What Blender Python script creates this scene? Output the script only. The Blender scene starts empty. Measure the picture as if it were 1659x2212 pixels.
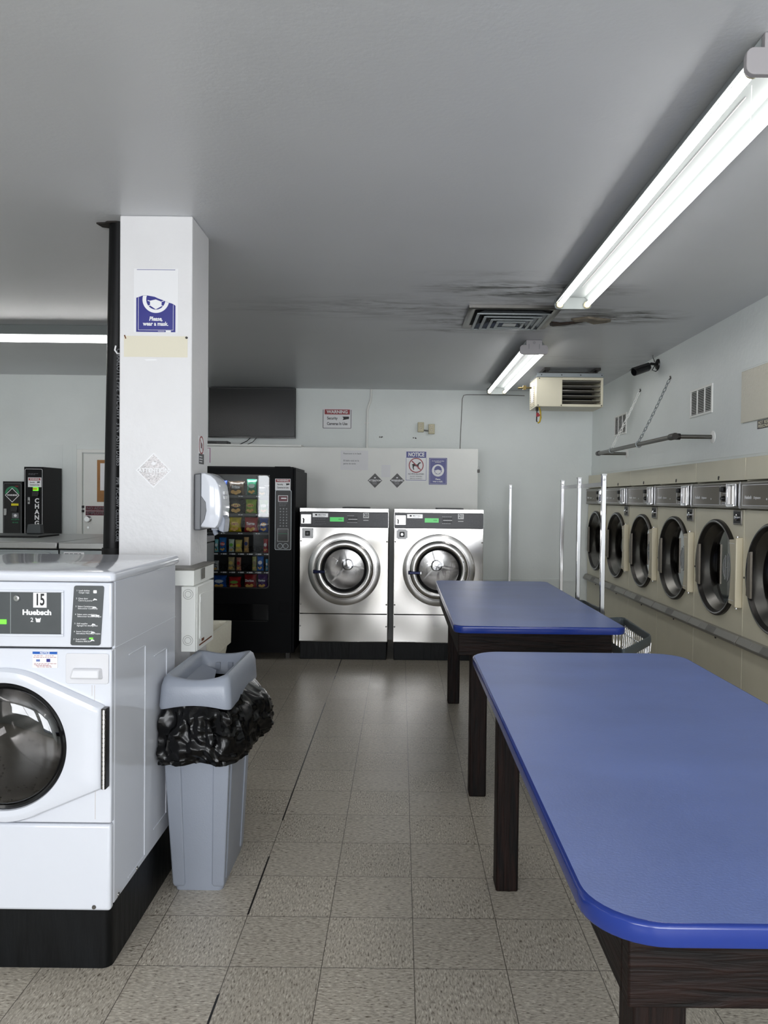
import bpy, bmesh, math, random
from mathutils import Vector, Matrix
random.seed(7)
SC = bpy.context.scene
COL = SC.collection
PI = math.pi
# ------------------------------------------------------------------ camera
def make_camera():
    yaw, pitch, roll = .0003, -.0201, .0112
    f = Vector((-math.sin(yaw)*math.cos(pitch), math.cos(yaw)*math.cos(pitch), math.sin(pitch)))
    r = Vector((math.cos(yaw), math.sin(yaw), 0)); u = r.cross(f)
    r2 = r*math.cos(roll)+u*math.sin(roll); u2 = -r*math.sin(roll)+u*math.cos(roll)
    cd = bpy.data.cameras.new('camera'); co = bpy.data.objects.new('camera', cd); COL.objects.link(co)
    m = Matrix((r2, u2, -f)).transposed().to_4x4(); m.translation = (0, 0, 1.549)
    co.matrix_world = m
    cd.sensor_fit = 'VERTICAL'; cd.sensor_height = 24; cd.sensor_width = 18
    cd.lens = 1660.2/2212*24
    cd.shift_x = -35.1/2212; cd.shift_y = 2.7/2212
    cd.clip_start = .05; cd.clip_end = 60
    SC.camera = co
make_camera()
# ------------------------------------------------------------------ light and exposure
W = bpy.data.worlds.new('world'); SC.world = W; W.use_nodes = True
W.node_tree.nodes['Background'].inputs[0].default_value = (.75, .85, 1, 1)
W.node_tree.nodes['Background'].inputs[1].default_value = .6
SC.view_settings.view_transform = 'Standard'; SC.view_settings.look = 'None'
SC.view_settings.gamma = 1; SC.view_settings.exposure = 0.97
SC.view_settings.use_curve_mapping = False
SC.cycles.use_denoising = True
SC.cycles.max_bounces = 7; SC.cycles.diffuse_bounces = 4; SC.cycles.glossy_bounces = 3
SC.cycles.use_adaptive_sampling = True; SC.cycles.adaptive_threshold = .025
SC.cycles.transparent_max_bounces = 12; SC.cycles.caustics_reflective = False; SC.cycles.caustics_refractive = False
SC.cycles.sample_clamp_indirect = 6
TUBE = 7.4
def area(name, loc, rot, sx, sy, power, color):
    l = bpy.data.lights.new(name, 'AREA'); l.shape = 'RECTANGLE'; l.size = sx; l.size_y = sy
    l.energy = power; l.color = color
    o = bpy.data.objects.new(name, l); COL.objects.link(o); o.location = loc; o.rotation_euler = rot
    return o
# daylight coming in through the shop front behind the camera
area('daylight', (-2.15, -3.62, 1.76), (PI/2, 0, 0), 2.4, 1.4, 62, (.95, .97, 1))
area('daylight', (0.75, -3.62, 1.55), (PI/2, 0, 0), 2.3, 1.8, 80, (.95, .97, 1))
# ------------------------------------------------------------------ materials
def lin(c):
    return tuple((v/255/12.92 if v/255 <= .04045 else ((v/255+.055)/1.055)**2.4) for v in c)
def nd(nt, t, **k):
    n = nt.nodes.new(t)
    for a, b in k.items(): setattr(n, a, b)
    return n
def mat(name, col, rough=.5, bdet=3, metal=0, bump=0, bscale=40, var=0, vscale=3, coat=0, spec=.5, aniso=None, emis=None, estr=0):
    m = bpy.data.materials.new(name); m.use_nodes = True; nt = m.node_tree; p = nt.nodes['Principled BSDF']
    c = lin(col) if max(col) > 1 else col
    p.inputs['Base Color'].default_value = (*c, 1); p.inputs['Roughness'].default_value = rough
    p.inputs['Metallic'].default_value = metal; p.inputs['Specular IOR Level'].default_value = spec
    p.inputs['Coat Weight'].default_value = coat; p.inputs['Coat Roughness'].default_value = .08
    if emis: p.inputs['Emission Color'].default_value = (*emis, 1); p.inputs['Emission Strength'].default_value = estr
    tc = nd(nt, 'ShaderNodeTexCoord')
    mp = nd(nt, 'ShaderNodeMapping'); nt.links.new(tc.outputs['Object'], mp.inputs[0])
    if aniso: mp.inputs['Scale'].default_value = aniso
    if var:
        n = nd(nt, 'ShaderNodeTexNoise'); n.inputs['Scale'].default_value = vscale; n.inputs['Detail'].default_value = 5
        nt.links.new(mp.outputs[0], n.inputs[0])
        mx = nd(nt, 'ShaderNodeMix', data_type='RGBA')
        mr = nd(nt, 'ShaderNodeMapRange'); mr.inputs[1].default_value = .3; mr.inputs[2].default_value = .7
        nt.links.new(n.outputs[0], mr.inputs[0]); nt.links.new(mr.outputs[0], mx.inputs[0])
        mx.inputs[6].default_value = (*[v*(1-var) for v in c], 1); mx.inputs[7].default_value = (*[min(1, v*(1+var*.6)) for v in c], 1)
        nt.links.new(mx.outputs[2], p.inputs['Base Color'])
    if bump:
        n = nd(nt, 'ShaderNodeTexNoise'); n.inputs['Scale'].default_value = bscale; n.inputs['Detail'].default_value = bdet
        nt.links.new(mp.outputs[0], n.inputs[0])
        b = nd(nt, 'ShaderNodeBump'); b.inputs['Strength'].default_value = 1; b.inputs['Distance'].default_value = bump
        nt.links.new(n.outputs[0], b.inputs['Height']); nt.links.new(b.outputs[0], p.inputs['Normal'])
    return m
M = {}
M['wall'] = mat('wall_paint', (236, 241, 239), .5, bump=.002, bscale=30, var=.06, vscale=1.2)
M['white_paint'] = mat('white_paint', (242, 243, 239), .42, bump=.001, bscale=25, var=.04, vscale=2)
M['column'] = mat('column_paint', (228, 227, 228), .4, bump=.0015, bscale=35, var=.03, vscale=3)
M['trimgrey'] = mat('grey_strip', (120, 118, 112), .5, var=.2, vscale=12)
M['enamel'] = mat('white_enamel', (222, 225, 233), .12, coat=.3, bump=.0006, bscale=2)
M['enamel_dull'] = mat('white_plastic', (220, 220, 224), .35)
M['cream'] = mat('cream_enamel', (226, 220, 197), .36, var=.05, vscale=3, bump=.0008, bscale=5)
M['cream_lt'] = mat('cream_plastic', (214, 205, 180), .35)
M['taupe'] = mat('taupe_metal', (118, 111, 100), .4, metal=.3)
M['taupe_lt'] = mat('taupe_trim', (150, 147, 140), .35, metal=.5)
M['chrome'] = mat('chrome', (225, 225, 228), .09, metal=1)
M['alu'] = mat('brushed_aluminium', (175, 175, 175), .3, metal=1, bump=.0006, bscale=60, aniso=(1, 1, 8))
M['steel'] = mat('stainless', (204, 201, 197), .17, metal=1, bump=.035, bscale=2.0, bdet=0, var=.05, vscale=2)
M['steel_flat'] = mat('stainless_flat', (206, 204, 202), .2, metal=1, bump=.0008, bscale=8)
M['steel_dark'] = mat('dark_steel', (120, 118, 114), .3, metal=1)
M['zinc'] = mat('grey_steel', (150, 156, 158), .35, metal=.6, bump=.001, bscale=8)
M['gunmetal'] = mat('gunmetal', (62, 60, 58), .35, metal=.8)
M['black'] = mat('black_plastic', (14, 14, 15), .4)
M['black_gloss'] = mat('black_gloss', (10, 10, 12), .12)
M['rubber'] = mat('rubber', (9, 9, 10), .55, spec=.3)
M['pipe'] = mat('black_pipe', (8, 8, 10), .4, spec=.22, var=.4, vscale=10)
M['plinth'] = mat('black_plinth', (11, 13, 15), .45, spec=.22, var=.6, vscale=5, bump=.003, bscale=9, aniso=(3, 3, .6))
M['panel_grey'] = mat('panel_grey', (72, 76, 78), .38, var=.08, vscale=20)
M['panel_dark'] = mat('panel_dark', (42, 42, 48), .35)
M['vend'] = mat('vending_black', (4, 5, 8), .5, spec=.12)
M['vend_side'] = mat('vending_side', (20, 20, 22), .5, spec=.2)
M['interior'] = mat('dark_interior', (5, 5, 6), .7)
M['plastic_grey'] = mat('bin_grey', (146, 152, 164), .34, bump=.0004, bscale=150)
M['plastic_grey2'] = mat('dispenser_grey', (92, 94, 98), .35)
M['bag'] = mat('bag_black', (3, 3, 4), .22, spec=.3)
M['wood'] = None; M['blue'] = None
M['navy'] = mat('navy_print', (34, 36, 128), .35)
M['red'] = mat('red_print', (150, 26, 38), .4)
M['maroon'] = mat('maroon_print', (96, 26, 42), .4)
M['white'] = mat('white_print', (240, 240, 242), .4)
M['paper'] = mat('paper', (236, 236, 238), .5, bump=.002, bscale=6)
M['tape'] = mat('cream_tape', (226, 220, 200), .5)
M['ink'] = mat('black_print', (14, 14, 16), .5)
M['grey_ink'] = mat('grey_print', (112, 114, 118), .5)
M['panel_light'] = mat('etched_print', (176, 178, 178), .5)
M['green_lcd'] = mat('green_lcd', (70, 150, 80), .3, emis=lin((60, 170, 80)), estr=.5)
M['green_lit'] = mat('green_lamp', (90, 200, 60), .3, emis=lin((80, 200, 40)), estr=1.2)
M['green'] = mat('green_print', (48, 130, 90), .5)
M['yellow'] = mat('yellow_print', (226, 214, 30), .4)
M['yellow_hose'] = mat('yellow_hose', (196, 168, 20), .4)
M['ivory'] = mat('ivory_plastic', (196, 188, 156), .4)
M['screen'] = mat('tv_screen', (18, 20, 20), .24, spec=.35)
M['tan_board'] = mat('beige_board', (222, 218, 202), .5, bump=.004, bscale=50)
M['cork'] = mat('clip_wood', (168, 118, 66), .5, var=.2, vscale=10)
M['magenta'] = mat('magenta_print', (150, 40, 110), .4)
M['fixture'] = mat('fixture_enamel', (122, 127, 126), .5)
M['fixture_grey'] = mat('fixture_grey', (166, 162, 164), .4)
M['tube'] = mat('fluorescent', (255, 255, 255), .4, emis=(1, .985, .97), estr=TUBE)
M['diamond'] = mat('dark_mirror_print', (58, 56, 54), .4, var=.5, vscale=60)
M['scratch'] = mat('scratched_silver', (190, 186, 186), .3, metal=.2, var=.6, vscale=120, aniso=(1, 1, 3))
M['brown'] = mat('wet_plaster', (62, 44, 34), .7, var=.4, vscale=30)
M['brass'] = mat('old_brass', (110, 96, 60), .4, metal=.8)
M['rust'] = mat('rust', (110, 60, 30), .7, var=.4, vscale=30)
M['plaster'] = mat('peeled_plaster', (150, 140, 124), .7, bump=.01, bscale=20, var=.4, vscale=12)
M['soot'] = mat('soot', (36, 30, 27), .8, var=.4, vscale=20)  # dark tone painted for the shade inside the ceiling hole
def glass(name, tint, gl=.04, rough=.02):
    m = bpy.data.materials.new(name); m.use_nodes = True; nt = m.node_tree; nt.nodes.clear()
    o = nd(nt, 'ShaderNodeOutputMaterial'); mx = nd(nt, 'ShaderNodeMixShader'); t = nd(nt, 'ShaderNodeBsdfTransparent'); g = nd(nt, 'ShaderNodeBsdfGlossy')
    t.inputs[0].default_value = (*tint, 1); g.inputs['Roughness'].default_value = rough
    lw = nd(nt, 'ShaderNodeFresnel'); lw.inputs[0].default_value = 1.5
    ad = nd(nt, 'ShaderNodeMath', operation='ADD'); ad.inputs[1].default_value = gl; ad.use_clamp = True
    nt.links.new(lw.outputs[0], ad.inputs[0]); nt.links.new(ad.outputs[0], mx.inputs[0])
    nt.links.new(t.outputs[0], mx.inputs[1]); nt.links.new(g.outputs[0], mx.inputs[2]); nt.links.new(mx.outputs[0], o.inputs[0])
    return m
M['glass'] = glass('clear_glass', (.92, .93, .93), .0)
M['glass_porthole'] = glass('porthole_glass', (.45, .45, .46), .05)
M['glass_dark'] = glass('smoked_glass', (.5, .51, .51), .10)
M['glass_bowl'] = glass('door_glass', (.78, .78, .78), .03)
M['plastic_film'] = glass('clear_tape', (.93, .93, .94), .02, .2)
def wood():
    m = bpy.data.materials.new('dark_wood'); m.use_nodes = True; nt = m.node_tree; p = nt.nodes['Principled BSDF']
    tc = nd(nt, 'ShaderNodeTexCoord'); mp = nd(nt, 'ShaderNodeMapping'); mp.inputs['Scale'].default_value = (1.2, 1.2, 14)
    nt.links.new(tc.outputs['Object'], mp.inputs[0])
    n = nd(nt, 'ShaderNodeTexNoise'); n.inputs['Scale'].default_value = 5; n.inputs['Detail'].default_value = 8; n.inputs['Distortion'].default_value = .8
    nt.links.new(mp.outputs[0], n.inputs[0])
    cr = nd(nt, 'ShaderNodeValToRGB'); e = cr.color_ramp.elements
    e[0].position = .35; e[0].color = (*lin((6, 4, 4)), 1); e[1].position = .70; e[1].color = (*lin((32, 17, 13)), 1)
    nt.links.new(n.outputs[0], cr.inputs[0]); nt.links.new(cr.outputs[0], p.inputs['Base Color'])
    p.inputs['Roughness'].default_value = .55; p.inputs['Specular IOR Level'].default_value = .2
    b = nd(nt, 'ShaderNodeBump'); b.inputs['Distance'].default_value = .006; nt.links.new(n.outputs[0], b.inputs['Height']); nt.links.new(b.outputs[0], p.inputs['Normal'])
    return m
M['wood'] = wood()
M['wood_v'] = wood(); M['wood_v'].name = 'dark_wood_upright'
for n in M['wood_v'].node_tree.nodes:
    if n.type == 'MAPPING': n.inputs['Scale'].default_value = (14, 14, 1.0)
M['blue'] = mat('blue_laminate', (102, 121, 180), .36, var=.12, vscale=2.2, bump=.0004, bscale=180, aniso=(1, 1.6, 1))
M['blue_edge'] = mat('blue_edge', (26, 50, 128), .18)
def floor_mat():
    m = bpy.data.materials.new('vinyl_tile'); m.use_nodes = True; nt = m.node_tree; p = nt.nodes['Principled BSDF']; L = nt.links.new
    tc = nd(nt, 'ShaderNodeTexCoord'); mp = nd(nt, 'ShaderNodeMapping')
    s = 1/.3048; mp.inputs['Scale'].default_value = (s, s, s); mp.inputs['Location'].default_value = (-.0612*s+40, -3.7184*s+40, 0)
    L(tc.outputs['Object'], mp.inputs[0])
    sp = nd(nt, 'ShaderNodeSeparateXYZ'); L(mp.outputs[0], sp.inputs[0])
    def mth(op, a, b=None, c=None):
        n = nd(nt, 'ShaderNodeMath', operation=op)
        for i, v in enumerate((a, b, c)):
            if v is None: continue
            if isinstance(v, (int, float)): n.inputs[i].default_value = v
            else: L(v, n.inputs[i])
        return n.outputs[0]
    fx, fy = mth('FLOOR', sp.outputs[0]), mth('FLOOR', sp.outputs[1])
    rx, ry = mth('FRACT', sp.outputs[0]), mth('FRACT', sp.outputs[1])
    chk = mth('FLOORED_MODULO', mth('ADD', fx, fy), 2)
    ex = mth('MINIMUM', rx, mth('SUBTRACT', 1, rx)); ey = mth('MINIMUM', ry, mth('SUBTRACT', 1, ry))
    seam = mth('LESS_THAN', mth('MINIMUM', ex, ey), .0045)
    cb = nd(nt, 'ShaderNodeCombineXYZ'); L(fx, cb.inputs[0]); L(fy, cb.inputs[1])
    wn = nd(nt, 'ShaderNodeTexWhiteNoise', noise_dimensions='2D'); L(cb.outputs[0], wn.inputs[0])
    def streak(sc, detail_seed):
        mm = nd(nt, 'ShaderNodeMapping'); mm.inputs['Scale'].default_value = sc; L(tc.outputs['Object'], mm.inputs[0])
        n = nd(nt, 'ShaderNodeTexNoise'); n.inputs['Scale'].default_value = 1; n.inputs['Detail'].default_value = 2.5; n.inputs['Distortion'].default_value = .6
        L(mm.outputs[0], n.inputs[0]); return n.outputs[0]
    def mixf(f, a, b):
        n = nd(nt, 'ShaderNodeMix'); L(f, n.inputs[0]); L(a, n.inputs[2]); L(b, n.inputs[3]); return n.outputs[0]
    s1 = mixf(chk, streak((55, 190, 1), 0), streak((190, 55, 1), 0))
    big = nd(nt, 'ShaderNodeTexNoise'); big.inputs['Scale'].default_value = 1.3; big.inputs['Detail'].default_value = 4; L(tc.outputs['Object'], big.inputs[0])
    cr = nd(nt, 'ShaderNodeValToRGB'); e = cr.color_ramp.elements
    e[0].position = .30; e[0].color = (*lin((98, 88, 76)), 1); e[1].position = .70; e[1].color = (*lin((212, 206, 192)), 1)
    a = e.new(.39); a.color = (*lin((158, 150, 137)), 1); a = e.new(.60); a.color = (*lin((188, 180, 166)), 1)
    L(s1, cr.inputs[0])
    hs = nd(nt, 'ShaderNodeHueSaturation'); L(cr.outputs[0], hs.inputs['Color'])
    L(mth('ADD', mth('MULTIPLY', wn.outputs[0], .09), mth('ADD', mth('MULTIPLY', big.outputs[0], .22), .86)), hs.inputs['Value'])
    mx = nd(nt, 'ShaderNodeMix', data_type='RGBA'); L(seam, mx.inputs[0]); L(hs.outputs[0], mx.inputs[6]); mx.inputs[7].default_value = (*lin((84, 78, 70)), 1)
    # dark dirty joints left of the aisle
    crk = mth('MULTIPLY', mth('MULTIPLY', mth('LESS_THAN', ex, .012), mth('LESS_THAN', mth('ABSOLUTE', mth('SUBTRACT', sp.outputs[0], 38)), .05)), mth('GREATER_THAN', big.outputs[0], .45))
    mx2 = nd(nt, 'ShaderNodeMix', data_type='RGBA'); L(crk, mx2.inputs[0]); L(mx.outputs[2], mx2.inputs[6]); mx2.inputs[7].default_value = (*lin((30, 28, 26)), 1)
    L(mx2.outputs[2], p.inputs['Base Color'])
    rg = nd(nt, 'ShaderNodeMapRange'); rg.inputs[3].default_value = .285; rg.inputs[4].default_value = .34; L(big.outputs[0], rg.inputs[0]); L(rg.outputs[0], p.inputs['Roughness'])
    b = nd(nt, 'ShaderNodeBump'); b.inputs['Distance'].default_value = .0006; L(s1, b.inputs['Height']); L(b.outputs[0], p.inputs['Normal'])
    return m
def ceil_mat():
    m = mat('ceiling_paint', (214, 216, 219), .36, bump=.0006, bscale=60, var=.05, vscale=.8)
    nt = m.node_tree; p = nt.nodes['Principled BSDF']; L = nt.links.new
    base = p.inputs['Base Color'].links[0].from_socket
    tc = nd(nt, 'ShaderNodeTexCoord'); sp = nd(nt, 'ShaderNodeSeparateXYZ'); L(tc.outputs['Object'], sp.inputs[0])
    def mth(op, a, b=None):
        n = nd(nt, 'ShaderNodeMath', operation=op)
        for i, v in enumerate((a, b)):
            if v is None: continue
            if isinstance(v, (int, float)): n.inputs[i].default_value = v
            else: L(v, n.inputs[i])
        return n.outputs[0]
    def blob(cx, cy, rx, ry, k):
        dx = mth('DIVIDE', mth('SUBTRACT', sp.outputs[0], cx), rx); dy = mth('DIVIDE', mth('SUBTRACT', sp.outputs[1], cy), ry)
        d = mth('SQRT', mth('ADD', mth('MULTIPLY', dx, dx), mth('MULTIPLY', dy, dy)))
        n = nd(nt, 'ShaderNodeMath', operation='SUBTRACT'); n.use_clamp = True; n.inputs[0].default_value = 1; L(d, n.inputs[1])
        return mth('MULTIPLY', n.outputs[0], k)
    a = None
    # water damage and soot round the air vent
    for q in ((.75, 4.62, .75, .26, 2.6), (.72, 5.3, .80, .62, 2.2), (1.42, 5.28, .58, .30, 2.6), (1.15, 5.45, .35, .2, 2.6), (.1, 5.1, 1.5, .4, 1.0), (.35, 5.75, .5, .14, .9), (1.5, 6.9, .7, .35, .35), (2.1, 7.3, .25, 1.6, .35), (-.9, 5.2, .9, .1, .35), (.5, 4.3, .5, .1, .5)):
        b = blob(*q); a = b if a is None else mth('MAXIMUM', a, b)
    mm = nd(nt, 'ShaderNodeMapping'); mm.inputs['Scale'].default_value = (2.2, 9, 1); L(tc.outputs['Object'], mm.inputs[0])
    n = nd(nt, 'ShaderNodeTexNoise'); n.inputs['Scale'].default_value = 1.4; n.inputs['Detail'].default_value = 9; n.inputs['Roughness'].default_value = .68; n.inputs['Distortion'].default_value = .7; L(mm.outputs[0], n.inputs[0])
    r = nd(nt, 'ShaderNodeMapRange'); r.inputs[1].default_value = .42; r.inputs[2].default_value = .72; L(n.outputs[0], r.inputs[0])
    f = nd(nt, 'ShaderNodeMath', operation='MULTIPLY'); f.use_clamp = True; L(a, f.inputs[0]); L(r.outputs[0], f.inputs[1])
    mx = nd(nt, 'ShaderNodeMix', data_type='RGBA'); L(f.outputs[0], mx.inputs[0]); L(base, mx.inputs[6]); mx.inputs[7].default_value = (*lin((44, 38, 34)), 1)
    L(mx.outputs[2], p.inputs['Base Color'])
    return m
M['floor'] = floor_mat(); M['ceiling'] = ceil_mat()
# ------------------------------------------------------------------ geometry helpers
def rrect(x0, x1, y0, y1, r, n=6):
    pts = []
    for cx, cy, a0 in ((x1-r, y1-r, 0), (x0+r, y1-r, PI/2), (x0+r, y0+r, PI), (x1-r, y0+r, 1.5*PI)):
        for i in range(n+1):
            a = a0+PI/2*i/n; pts.append((cx+r*math.cos(a), cy+r*math.sin(a)))
    return pts
def circ(cx, cy, r, n=32, ry=None):
    return [(cx+r*math.cos(2*PI*i/n), cy+(ry or r)*math.sin(2*PI*i/n)) for i in range(n)]
class G:
    def __init__(s): s.v = []; s.f = []; s.mi = []; s.m = 0
    def add(s, vs, fs):
        o = len(s.v); s.v += [tuple(p) for p in vs]
        for q in fs: s.f.append([i+o for i in q]); s.mi.append(s.m)
        return s
    def box(s, x0, x1, y0, y1, z0, z1):
        return s.add([(x, y, z) for z in (z0, z1) for y in (y0, y1) for x in (x0, x1)],
                     [(0, 2, 3, 1), (4, 5, 7, 6), (0, 1, 5, 4), (2, 6, 7, 3), (0, 4, 6, 2), (1, 3, 7, 5)])
    def loft(s, rings, caps=True, closed=True):
        n = len(rings[0]); vs = [p for r in rings for p in r]; fs = []
        for k in range(len(rings)-1):
            for i in range(n if closed else n-1):
                j = (i+1) % n; fs.append((k*n+i, k*n+j, (k+1)*n+j, (k+1)*n+i))
        if caps: fs += [tuple(range(n-1, -1, -1)), tuple((len(rings)-1)*n+i for i in range(n))]
        return s.add(vs, fs)
    def prism(s, poly, a0, a1, ax='z'):
        f = {'z': lambda p, a: (p[0], p[1], a), 'y': lambda p, a: (p[0], a, p[1]), 'x': lambda p, a: (a, p[0], p[1])}[ax]
        return s.loft([[f(p, a0) for p in poly], [f(p, a1) for p in poly]])
    def lathe(s, c, prof, ax='y', n=48, caps=False):
        rings = []
        for r, a in prof:
            rr = []
            for i in range(n):
                t = 2*PI*i/n; u, w = r*math.cos(t), r*math.sin(t)
                rr.append({'y': (c[0]+u, c[1]+a, c[2]+w), 'z': (c[0]+u, c[1]+w, c[2]+a), 'x': (c[0]+a, c[1]+u, c[2]+w)}[ax])
            rings.append(rr)
        return s.loft(rings, caps=caps)
    def tube(s, pts, r, n=8, caps=True, closed=False):
        P = [Vector(p) for p in pts]; rings = []; prev = None; N = len(P)
        for i, p in enumerate(P):
            if closed: d = P[(i+1) % N]-P[i-1]
            else: d = P[min(i+1, N-1)]-P[max(i-1, 0)]
            d.normalize()
            if prev is None: a = d.orthogonal().normalized()
            else: a = (prev-d*prev.dot(d)).normalized()
            prev = a; b = d.cross(a); rad = r[i] if isinstance(r, (list, tuple)) else r
            rings.append([p+a*rad*math.cos(2*PI*k/n)+b*rad*math.sin(2*PI*k/n) for k in range(n)])
        if closed: rings.append(rings[0]); caps = False
        return s.loft(rings, caps=caps)
    def plate_hole(s, x0, x1, z0, z1, cx, cz, r, y0, y1, n=48):
        out = []; inn = []
        for i in range(n):
            a = 2*PI*(i+.5)/n; c, w = math.cos(a), math.sin(a); inn.append((cx+r*c, cz+r*w))
            t = min(((x1-cx) if c > 0 else (cx-x0))/max(abs(c), 1e-6), ((z1-cz) if w > 0 else (cz-z0))/max(abs(w), 1e-6))
            out.append((cx+t*c, cz+t*w))
        for X, Z in ((x0, z0), (x0, z1), (x1, z0), (x1, z1)):
            k = min(range(n), key=lambda i: (out[i][0]-X)**2+(out[i][1]-Z)**2); out[k] = (X, Z)
        vs = [(p[0], y, p[1]) for y in (y0, y1) for q in (out, inn) for p in q]; fs = []
        for i in range(n):
            j = (i+1) % n
            fs += [(i, j, n+j, n+i), (2*n+i, 3*n+i, 3*n+j, 2*n+j), (i, 2*n+i, 2*n+j, j), (n+i, n+j, 3*n+j, 3*n+i)]
        return s.add(vs, fs)
    def ball(s, c, r, n=16, sz=1):
        return s.lathe(c, [(max(1e-4, r*math.sin(PI*i/n)), -r*sz*math.cos(PI*i/n)) for i in range(n+1)], 'z', n*2)
    def xf(s, fn, k=0):
        s.v[k:] = [tuple(fn(Vector(p))) for p in s.v[k:]]; return s
    def build(s, name, m, parent=None, bevel=0, smooth=35, seg=2):
        me = bpy.data.meshes.new(name); me.from_pydata(s.v, [], s.f)
        ms = m if isinstance(m, (list, tuple)) else [m]
        for q in ms: me.materials.append(M[q] if isinstance(q, str) else q)
        for p, k in zip(me.polygons, s.mi): p.material_index = min(k, len(ms)-1)
        bm = bmesh.new(); bm.from_mesh(me); bmesh.ops.recalc_face_normals(bm, faces=bm.faces); bm.to_mesh(me); bm.free()
        if smooth:
            me.polygons.foreach_set('use_smooth', [True]*len(me.polygons)); me.set_sharp_from_angle(angle=math.radians(smooth))
        me.update()
        o = bpy.data.objects.new(name, me); COL.objects.link(o)
        if parent: o.parent = parent
        if bevel:
            b = o.modifiers.new('bevel', 'BEVEL'); b.width = bevel; b.segments = seg; b.limit_method = 'ANGLE'; b.angle_limit = math.radians(40); b.harden_normals = False
        return o
def tag(o, label, cat, group=None):
    o['label'] = label; o['category'] = cat
    if group: o['group'] = group
    return o
def thing(name, label, cat, loc=(0, 0, 0), rz=0, group=None):
    o = bpy.data.objects.new(name, None); COL.objects.link(o); o.location = loc; o.rotation_euler = (0, 0, rz)
    o.empty_display_size = .1
    return tag(o, label, cat, group)
def struct(o): o['kind'] = 'structure'; return o
def dup(root, loc, rz, label, group=None):
    r = root.copy(); COL.objects.link(r); r.location = loc; r.rotation_euler = (0, 0, rz); r['label'] = label
    if group: r['group'] = group
    for ch in list(root.children):
        c = ch.copy(); COL.objects.link(c); c.parent = r
        for g in list(ch.children):
            d = g.copy(); COL.objects.link(d); d.parent = c
    return r
def text(s, size, m, parent, loc, name='lettering', sx=1, bold=0, shear=0, align='CENTER', rot=(PI/2, 0, 0), ls=1, lead=1, depth=.0004):
    cu = bpy.data.curves.new(name, 'FONT'); cu.body = s; cu.size = size; cu.align_x = align; cu.align_y = 'CENTER'
    cu.offset = bold*size; cu.shear = shear; cu.extrude = depth; cu.space_character = ls; cu.space_line = lead; cu.resolution_u = 4
    t = bpy.data.objects.new(name, cu); COL.objects.link(t)
    dg = bpy.context.evaluated_depsgraph_get(); me = bpy.data.meshes.new_from_object(t.evaluated_get(dg))
    bpy.data.objects.remove(t); bpy.data.curves.remove(cu)
    me.name = name; me.materials.clear(); me.materials.append(M[m])
    R = Matrix.Rotation(rot[2], 4, 'Z') @ Matrix.Rotation(rot[1], 4, 'Y') @ Matrix.Rotation(rot[0], 4, 'X')
    me.transform(Matrix.Translation(loc) @ R @ Matrix.Diagonal((sx, 1, 1, 1)))
    o = bpy.data.objects.new(name, me); COL.objects.link(o); o.parent = parent
    return o
def lines(g, x0, x1, z, y, n, dz, h=.0018, rag=.4):
    # rows of fine print too small to read: thin bars
    for i in range(n):
        x = x0
        while x < x1*(1-0):
            w = random.uniform(.004, .012)*max(1, h/.0018)
            if x+w > x1: break
            g.box(x, x+w, y-.0003, y, z-i*dz, z-i*dz+h); x += w+.002*max(1, h/.0018)
            if random.random() < rag*.12: break
    return g
# ------------------------------------------------------------------ the room
XR, XL, YB, YLB, YF, H = 2.21, -6.6, 8.92, 8.1, -3.5, 2.8
struct(G().box(XL-.1, 3.0, YF-.1, YB+.1, -.1, 0).build('floor', 'floor', smooth=0))
struct(G().box(XL-.1, XR+.1, YF-.1, YB+.1, H, H+.1).build('ceiling', 'ceiling', smooth=0))
g = G().box(XR, 3.0, YF, YB, 1.83, H).box(XR, XR+.1, YF, 3.1, 0, 1.83).box(2.9, 3.0, 3.1, YB, 0, 1.83).box(2.31, 2.9, 3.0, 3.1, 0, 1.83); struct(g.build('wall_right', 'wall', smooth=0))
struct(G().box(-2.7, 3.0, YB, YB+.1, 0, H).build('wall_back', 'wall', smooth=0))
g = G().box(XL, -2.7, YLB, YLB+.1, 0, H).box(-2.8, -2.7, YLB+.1, YB+.1, 0, H); struct(g.build('wall_back_left', 'wall', smooth=0))
struct(G().box(XL-.1, XL, YF, YLB, 0, H).build('wall_left', 'wall', smooth=0))
g = G().box(XL, XR, YF-.1, YF, 0, .35).box(XL, XR, YF-.1, YF, 2.55, H)
for a, b in ((XL, -3.4), (-.9, -.45), (1.95, XR)): g.box(a, b, YF-.1, YF, .35, 2.55)
g.box(-3.4, -.9, YF-.1, YF, .35, 1.02)
struct(g.build('wall_front', 'wall', smooth=0))
for k, (a, b) in enumerate(((-3.4, -.9), (-.45, 1.95))):
    g = G()
    for x in (a, (a+b)/2-.02, b-.05): g.box(x, x+.05, YF-.08, YF-.02, .35, 2.55)
    g.box(a, b, YF-.08, YF-.02, .35, .4).box(a, b, YF-.08, YF-.02, 2.5, 2.55)
    struct(g.build('window_%d' % (k+1), 'fixture'))
struct(G().box(.97, XR, YB-.012, YB, .60, .625).build('trim_1', 'wall'))
# panel seams on the left back wall and over the dryers
g = G().box(-5.4, -3.56, YLB-.006, YLB, .1, 2.07); struct(g.build('trim_2', 'wall', bevel=.002))
g = G().box(XR-.004, XR, 3.0, YB, 1.85, 1.94); struct(g.build('trim_3', 'wall'))
g = G().box(-3.455, -3.41, YLB-.012, YLB, 0, 2.07).box(-3.41, -2.6, YLB-.012, YLB, 2.02, 2.07)
struct(g.build('trim_4', 'wall', bevel=.003))
g = G().box(XR-.008, XR, 4.985, 5.0, 2.05, 2.39).box(XR-.008, XR, 3.3, 5.0, 2.385, 2.40); struct(g.build('trim_5', 'wall', bevel=.003))
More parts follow.
